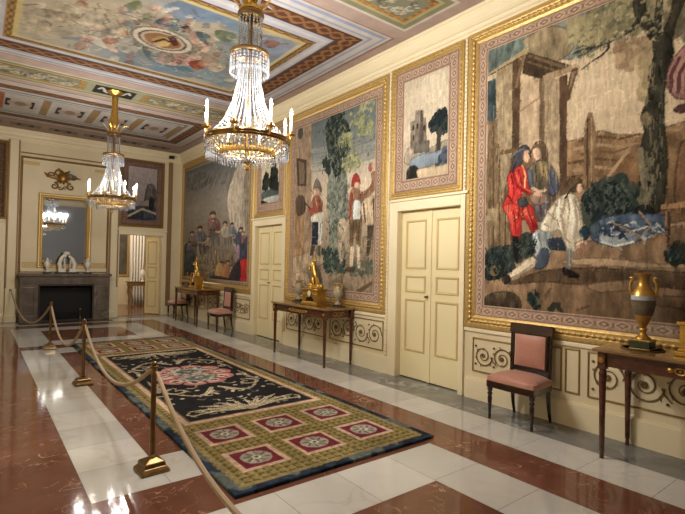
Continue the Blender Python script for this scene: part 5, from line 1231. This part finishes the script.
m.box(-.60, .60, -.35, -.03, .885, .90); m.build('firebox_lining', SOOT, fp)
m = MB(); m.frame(-.60, .60, .0, .9, [(0, 0), (0, .012), (.035, .012), (.035, 0)], lambda u, v, h: (u, -.37-h, v)); m.build('opening_moulding', mat('dark_marble_edge', (66, 58, 54), .2), fp)
MB().box(X0, X1, -.78, -.42, .0, .012).build('hearth', mat('hearth_marble', (74, 62, 54), .15, noise=(5, .3)), fp)
ad = thing('fire_grate', 'dark iron fire grate inside the black firebox', 'fire grate', (-2.885, YF-.20, 0))
m = MB()
for k in range(9): m.tube([(-.28+k*.07, -.06, .09), (-.28+k*.07, -.07, .2)], .008, 5)
m.tube([(-.3, -.06, .1), (.3, -.06, .1)], .011, 6); m.tube([(-.3, -.07, .2), (.3, -.07, .2)], .011, 6); m.build('basket', SOOT, ad, smooth=True)
for s in (-1, 1): MB().lathe([(.03, 0), (.014, .02), (.012, .22), (.026, .25), (.018, .28), (.003, .3)], 12).build('leg', BRASS, ad, smooth=True, loc=(s*.32, -.065, 0))

mr = thing('mirror', 'tall gilt-framed mirror above the fireplace', 'mirror', (0, 0, 0))
f = MB().frame(-3.50, -2.33, 1.292, 3.14, [(0, 0), (0, .035), (.02, .05), (.045, .045), (.07, .03), (.095, .035), (.11, .012), (.11, 0)], FW).build('frame', GOLD, mr, smooth=True, angle=30)
beaded_rail(-3.445, -2.385, 1.345, 3.085, .045, .016, .055, FW, f, GOLD)
MB().prism([(-3.40, 1.39), (-2.43, 1.39), (-2.43, 3.04), (-3.40, 3.04)], .004, .010, FW).build('glass', mat('silvered_glass', (206, 212, 216), .03, 1.0), mr)

tr = thing('wall_ornament', 'carved gilt trophy of scrolls and ribbons above the mirror', 'ornament', (-3.0, YF, 3.52))
m = MB(); to = lambda u, v, h: (u, -h, v)
def curl(u, v, r, turns, s, a0, w=.022):
    m.tube([to(u+r*(1-q*.8)*math.cos(a0+s*q*turns*2*PI), v+r*(1-q*.8)*math.sin(a0+s*q*turns*2*PI), .03+.02*q) for q in [k/18 for k in range(19)]], [w*(1-.4*k/18) for k in range(19)], 6)
for s in (-1, 1):
    curl(s*.18, -.18, .09, 1.2, s, PI/2, .024); curl(s*.10, .14, .11, 1.0, -s, 0, .024); curl(s*.24, .08, .08, 1.1, s, PI, .02); curl(s*.05, -.22, .05, 1, s, 0, .018)
m.tube([to(-.10, .0, .04), to(-.22, .04, .05), to(-.32, .05, .04), to(-.40, .13, .03)], [.03, .04, .034, .012], 7); m.tube([to(.10, .0, .04), to(.2, .06, .05), to(.32, .06, .04), to(.40, .05, .03)], [.03, .034, .02, .008], 7)
m.tube([to(-.15, -.12, .05), to(.0, .05, .08), to(.14, .22, .05)], .022, 6); m.tube([to(.15, -.12, .05), to(.0, .05, .08), to(-.10, .26, .05)], .022, 6)
m.ball(to(0, .03, .06), (.10, .05, .12), 12, 8)
for k in range(9): a = k*2*PI/9; m.ball(to(.11*math.cos(a), .03+.13*math.sin(a), .05), .03, 7, 5)
m.build('carving', mat('worn_gilding', (168, 126, 66), .4, .8, noise=(18, .4)), tr, smooth=True)
MB().ball(to(.17, .10, .06), (.055, .03, .06), 12, 8).build('shield', mat('blue_grey_shield', (104, 124, 134), .4), tr, smooth=True)

ZM = 1.1635
def mantel_urn(label, x):
    t = thing('urn', label, 'urn', (x, YF-.22, ZM), 0, 'white urns on the mantel')
    MB().box(-.085, .085, -.06, .06, 0, .035).build('dark_base', mat('ebony_base', (32, 24, 20), .35), t, bevel=.004)
    MB().lathe([(.045, .035), (.03, .055), (.014, .09), (.018, .11), (.055, .17), (.07, .24), (.05, .29), (.03, .31), (.045, .335), (.05, .34), (.02, .36), (.012, .385), (.003, .39)], 20).build('body', WHITE, t, smooth=True, angle=60)
    for s in (-1, 1): MB().tube([(s*.06, 0, .26), (s*.09, 0, .28), (s*.085, 0, .32), (s*.045, 0, .33)], .007, 6).build('handle', WHITE, t, smooth=True)
mantel_urn('small white urn on the mantel, left of the figure group', -3.30); mantel_urn('small white urn on the mantel, right of the figure group', -2.42)
fg = thing('figurine_group', 'white porcelain arch with two figures at the centre of the mantel', 'figurine', (-2.875, YF-.22, ZM))
MB().box(-.25, .25, -.09, .09, 0, .035).build('dark_base', mat('ebony_base'), fg, bevel=.004)
m = MB(); m.box(-.19, .19, -.07, .07, .035, .12)
m.tube([(-.15, 0, .12), (-.17, 0, .24), (-.13, 0, .38), (-.06, 0, .47)], [.05, .05, .045, .03], 10); m.tube([(.15, 0, .12), (.16, 0, .24), (.11, 0, .36), (.03, 0, .44)], [.05, .05, .045, .03], 10)
m.ball((-.02, 0, .5), (.08, .05, .05), 12, 7); m.build('arch', WHITE, fg, smooth=True, angle=50)
statuette(fg, WHITE, (-.06, 0, .12), .52, .1); o = statuette(fg, WHITE, (.07, 0, .12), .46, -.2)
d = MB().lathe([(.045, 0), (.045, .01), (.002, .012)], 18).build('dial', mat('brown_dial', (120, 84, 56), .4), fg, smooth=True); d.location = (.0, -.07, .08); d.rotation_euler = (PI/2, 0, 0)

# ------------------------------------------------------------------ camera on the cornice
sc = thing('security_camera', 'small dark security camera on the cornice near the far corner', 'camera', (-.40, YF-.16, 4.45))
MB().box(-.03, .03, -.02, .03, -.03, .03).build('bracket', mat('offwhite_plastic', (206, 200, 188), .4), sc, bevel=.005)
MB().tube([(0, -.01, 0), (0, -.10, -.02)], .012, 6).build('arm', mat('offwhite_plastic'), sc, smooth=True)
MB().box(-.075, .075, -.17, -.09, -.05, .03).build('housing', mat('dark_plastic', (36, 34, 34), .4), sc, bevel=.015)

# ------------------------------------------------------------------ the room beyond
def curtain(label, x0, x1, y, h):
    V = []; F = []; n = 60; k = 8
    for i in range(n+1):
        q = i/n
        for j in range(k+1):
            z = .03+(h-.03)*j/k; a = (.05+.03*(1-j/k)); pin = 1-.12*math.exp(-((z-1.1)/.45)**2)
            V.append(((x0+x1)/2+(q-.5)*(x1-x0)*pin, y+a*math.sin(q*PI*11)+.01*math.sin(j), z))
    for i in range(n):
        for j in range(k): a = i*(k+1)+j; F.append((a, a+1, a+k+2, a+k+1))
    o = MB().add(V, F).build('curtain', mat('white_curtain', (240, 234, 222), .8), None, smooth=True, fix=False)
    s = o.modifiers.new('thick', 'SOLIDIFY'); s.thickness = .006
    return tag(o, label, 'curtain')
curtain('white full-length curtain seen through the open doorway', -.62, -.10, 16.9, 3.2)
tp = thing('tapestry', 'dark wall tapestry glimpsed beyond the doorway, left of the white curtain', 'tapestry', (0, 0, 0))
def BW(u, v, h=0.0): return (u, YB-h, v)
gilt_frame(tp, -2.6, -.50, .95, 3.3, .08, BW)
MB().prism([(-2.54, 1.01), (-.56, 1.01), (-.56, 3.24), (-2.54, 3.24)], .004, .012, BW).build('woven_panel', mat('dim_tapestry', (96, 88, 76), .9, noise=(3, .6)), tp)
ct = thing('console_table', 'small pale gilt console table standing in the room beyond the doorway', 'table', (-.42, 16.2, 0))
MB().box(-.42, .42, -.2, .2, .80, .84).build('tabletop', mat('brown_marble_top', (110, 72, 52), .2), ct, bevel=.005)
MB().box(-.38, .38, -.17, .17, .70, .80).build('apron', GOLD2, ct)
for sx in (-1, 1):
    for sy in (-1, 1): MB().tube([(0, 0, 0), (0, 0, .03), (-sx*.05, 0, .2), (sx*.02, 0, .5), (0, 0, .72)], [.022, .018, .022, .03, .035], 8).build('leg', GOLD2, ct, smooth=True, loc=(sx*.33, sy*.14, 0))
bs = thing('vase', 'pale vase on the console table beyond the doorway', 'vase', (-.36, 16.2, .8405))
MB().lathe([(.06, 0), (.05, .03), (.03, .06), (.08, .16), (.1, .26), (.06, .36), (.05, .4), (.07, .43)], 18).build('body', WHITE, bs, smooth=True, angle=60)

# ------------------------------------------------------------------ chandeliers
def chandelier(label, x, y, R, light):
    t = thing('chandelier', label, 'chandelier', (x, y, 0), 0, 'crystal chandeliers')
    # rod and gilded cone under the ceiling
    MB().lathe([(.14, ZC-.001), (.145, ZC-.02), (.10, ZC-.05), (.05, ZC-.07), (.04, ZC-.1)], 20).build('ceiling_rose', ORMOLU, t, smooth=True, angle=50)
    MB().lathe([(.045, ZC-.08), (.055, ZC-.12), (.05, ZC-.3), (.065, ZC-.45), (.085, ZC-.6), (.09, ZC-.66), (.07, ZC-.70), (.105, ZC-.74), (.11, ZC-.77)], 18).build('gilt_stem', ORMOLU, t, smooth=True, angle=50)
    for k in range(8):                                           # plumes round the crown
        a = k*PI/4+.2; ca, sa = math.cos(a), math.sin(a)
        MB().tube([(.08*ca, .08*sa, 3.82), (.12*ca, .12*sa, 3.90), (.19*ca, .19*sa, 3.97), (.26*ca, .26*sa, 3.96)], [.014, .018, .012, .004], 6, flat=.5).build('plume', ORMOLU if k % 2 else CRYSTAL, t, smooth=True)
    MB().ring((0, 0, 3.80), .105, [(-.012, -.02), (.012, -.02), (.018, 0), (.012, .02), (-.012, .02)], 28).build('upper_ring', BRASS, t, smooth=True)
    def hang(name, R2, n, zs, r, h):
        o0 = None
        for k in range(n):
            a = k*2*PI/n; q = (R2*math.cos(a), R2*math.sin(a), 0)
            if o0 is None:
                m = MB()
                for z in zs: m.octa((0, 0, z), r, h)
                o0 = m.build(name, CRYSTAL, t, loc=q)
            else: copy_part(o0, t, q, a)
    hang('column_strand', .100, 18, [3.77-j*.027 for j in range(12)], .009, .0155)
    MB().lathe([(.022, 3.83), (.02, 3.4), (.014, 2.5)], 10).build('rod', BRASS, t, smooth=True)
    MB().ring((0, 0, 3.442), .162, [(-.012, -.016), (.010, -.016), (.018, -.006), (.018, .008), (.004, .02), (-.05, .024), (-.05, .016)], 32).build('crown_ring', BRASS, t, smooth=True)
    for k in range(30):
        a = k*2*PI/30; m = MB()
        for j in range(4): m.octa((0, 0, 3.40-j*.03), .0105, .017)
        m.octa((0, 0, 3.275), .013, .03)
        if k == 0: pend = m.build('crown_pendant', CRYSTAL, t, loc=(.172*math.cos(a), .172*math.sin(a), 0))
        else: copy_part(pend, t, (.172*math.cos(a), .172*math.sin(a), 0))
    # strands from crown to main ring
    def prof(z): return float(np.interp(z, [2.66, 2.70, 2.76, 2.84, 3.0, 3.2, 3.42], [R, R*.86, R*.70, R*.56, R*.385, R*.27, .105]))
    s0 = None
    for k in range(32):
        a = k*2*PI/32
        if s0 is None:
            m = MB(); z = 3.42
            while z > 2.67:
                q = (3.42-z)/.75; m.octa((prof(z), 0, z), .0058+.0048*q, .0112+.005*q); z -= .021+.009*q
            s0 = m.build('crystal_strand', CRYSTAL, t)
        else: copy_part(s0, t, (0, 0, 0), a)
    MB().ring((0, 0, 2.645), R, [(-.006, -.028), (.010, -.028), (.016, -.012), (.010, .0), (.016, .014), (.008, .028), (-.006, .028)], 56).build('main_ring', BRASS, t, smooth=True, angle=40)
    p0 = None
    n = 72
    for k in range(n):
        a = k*2*PI/n
        if p0 is None:
            m = MB(); m.octa((0, 0, 2.603), .010, .014); m.octa((0, 0, 2.572), .011, .018)
            m.add([(.013, 0, 2.55), (0, .008, 2.55), (-.013, 0, 2.55), (0, -.008, 2.55), (0, 0, 2.47), (0, 0, 2.558)], [(0,1,4),(1,2,4),(2,3,4),(3,0,4),(1,0,5),(2,1,5),(3,2,5),(0,3,5)])
            p0 = m.build('fringe_pendant', CRYSTAL, t, loc=(R, 0, 0))
        else: copy_part(p0, t, (R*math.cos(a), R*math.sin(a), 0), a)
    # gilt inner ring with its own fringe, bottom boss
    MB().ring((0, 0, 2.53), R*.66, [(-.008, -.022), (.008, -.022), (.014, 0), (.008, .022), (-.008, .022)], 44).build('inner_ring', ORMOLU, t, smooth=True)
    m = MB()
    for k in range(6):
        a = k*PI/3; m.tube([(.02*math.cos(a), .02*math.sin(a), 2.50), (R*.33*math.cos(a), R*.33*math.sin(a), 2.505), (R*.66*math.cos(a), R*.66*math.sin(a), 2.53), (R*.98*math.cos(a), R*.98*math.sin(a), 2.64)], .008, 6)
    m.build('inner_arms', ORMOLU, t, smooth=True)
    hang('inner_pendant', R*.66, 36, [2.50, 2.474, 2.448], .009, .0145)
    b0 = None
    for k in range(24):                                          # swags sloping into the boss
        if b0 is None:
            m = MB()
            for j in range(9): q = j/9; m.octa((R*.64*(1-q*.85), 0, 2.515-.055*math.sin(q*PI*.5)), .009, .0155)
            b0 = m.build('basket_strand', CRYSTAL, t)
        else: copy_part(b0, t, (0, 0, 0), k*2*PI/24)
    MB().lathe([(.003, 2.375), (.02, 2.385), (.026, 2.405), (.014, 2.425), (.02, 2.44), (.045, 2.46), (.05, 2.48), (.02, 2.5)], 16).build('finial', ORMOLU, t, smooth=True, angle=60)
    # candle arms
    c0 = None; nC = 8
    for k in range(nC):
        a = math.atan2(y, x+4.676)-PI/2-math.radians(17)-k*2*PI/nC
        if c0 is None:
            m = MB(); m.tube([(R+.008, 0, 2.65), (R+.020, 0, 2.635), (R+.026, 0, 2.66), (R+.026, 0, 2.69)], [.008, .008, .008, .01], 6); m.lathe([(.012, 2.688), (.040, 2.698), (.042, 2.704), (.014, 2.704), (.015, 2.735), (.012, 2.738)], 12, (R+.026, 0, 0))
            c0 = m.build('candle_arm', ORMOLU, t, smooth=True); c0.rotation_euler = (0, 0, a)
            MB().lathe([(.0095, 2.735), (.0095, 2.86)], 10, (R+.026, 0, 0)).build('candle', CANDLE, c0, smooth=True, angle=50)
            MB().lathe([(.005, 2.86), (.011, 2.872), (.0125, 2.888), (.008, 2.915), (.001, 2.935)], 10, (R+.026, 0, 0)).build('bulb', FLAME, c0, smooth=True)
        else: copy_part(c0, t, (0, 0, 0), a)
        if light:
            ld = bpy.data.lights.new('candle_light', 'POINT'); ld.energy = light/nC; ld.color = (1.0, .97, .92); ld.shadow_soft_size = .032
            lo = bpy.data.objects.new('candle_light', ld); COL.objects.link(lo); lo.location = (x+(R+.026)*math.cos(a), y+(R+.026)*math.sin(a), 2.96)
    return t
chandelier('large crystal chandelier hanging nearest, in front of the ceiling painting', -2.75, 3.93, .37, LIGHT1)
chandelier('farther crystal chandelier hanging near the fireplace', -2.75, 9.35, .385, LIGHT2)
# ------------------------------------------------------------------ light and exposure
def area(name, loc, rot, sx, sy, energy, color):
    ld = bpy.data.lights.new(name, 'AREA'); ld.shape = 'RECTANGLE'; ld.size = sx; ld.size_y = sy; ld.energy = energy; ld.color = color
    o = bpy.data.objects.new(name, ld); COL.objects.link(o); o.location = loc; o.rotation_euler = rot; return o
ld = bpy.data.lights.new('fill_beyond', 'POINT'); ld.energy = 45; ld.color = (1, .93, .82); ld.shadow_soft_size = .2  # unseen fill light, added to brighten the room beyond
o = bpy.data.objects.new('fill_beyond', ld); COL.objects.link(o); o.location = (-1.4, 15.6, 2.9)
wd = bpy.data.worlds.new('world'); SC.world = wd; wd.use_nodes = True
wd.node_tree.nodes['Background'].inputs[0].default_value = (1, .92, .8, 1); wd.node_tree.nodes['Background'].inputs[1].default_value = .05
SC.view_settings.view_transform = 'Standard'; SC.view_settings.look = 'None'; SC.view_settings.gamma = 1.0; SC.view_settings.use_curve_mapping = False
SC.view_settings.exposure = EXPOSURE
SC.cycles.use_denoising = True
SC.cycles.max_bounces = 8; SC.cycles.transparent_max_bounces = 12
SC.cycles.sample_clamp_indirect = 4.0
SC.cycles.caustics_refractive = False; SC.cycles.caustics_reflective = False
SC.cycles.blur_glossy = .5
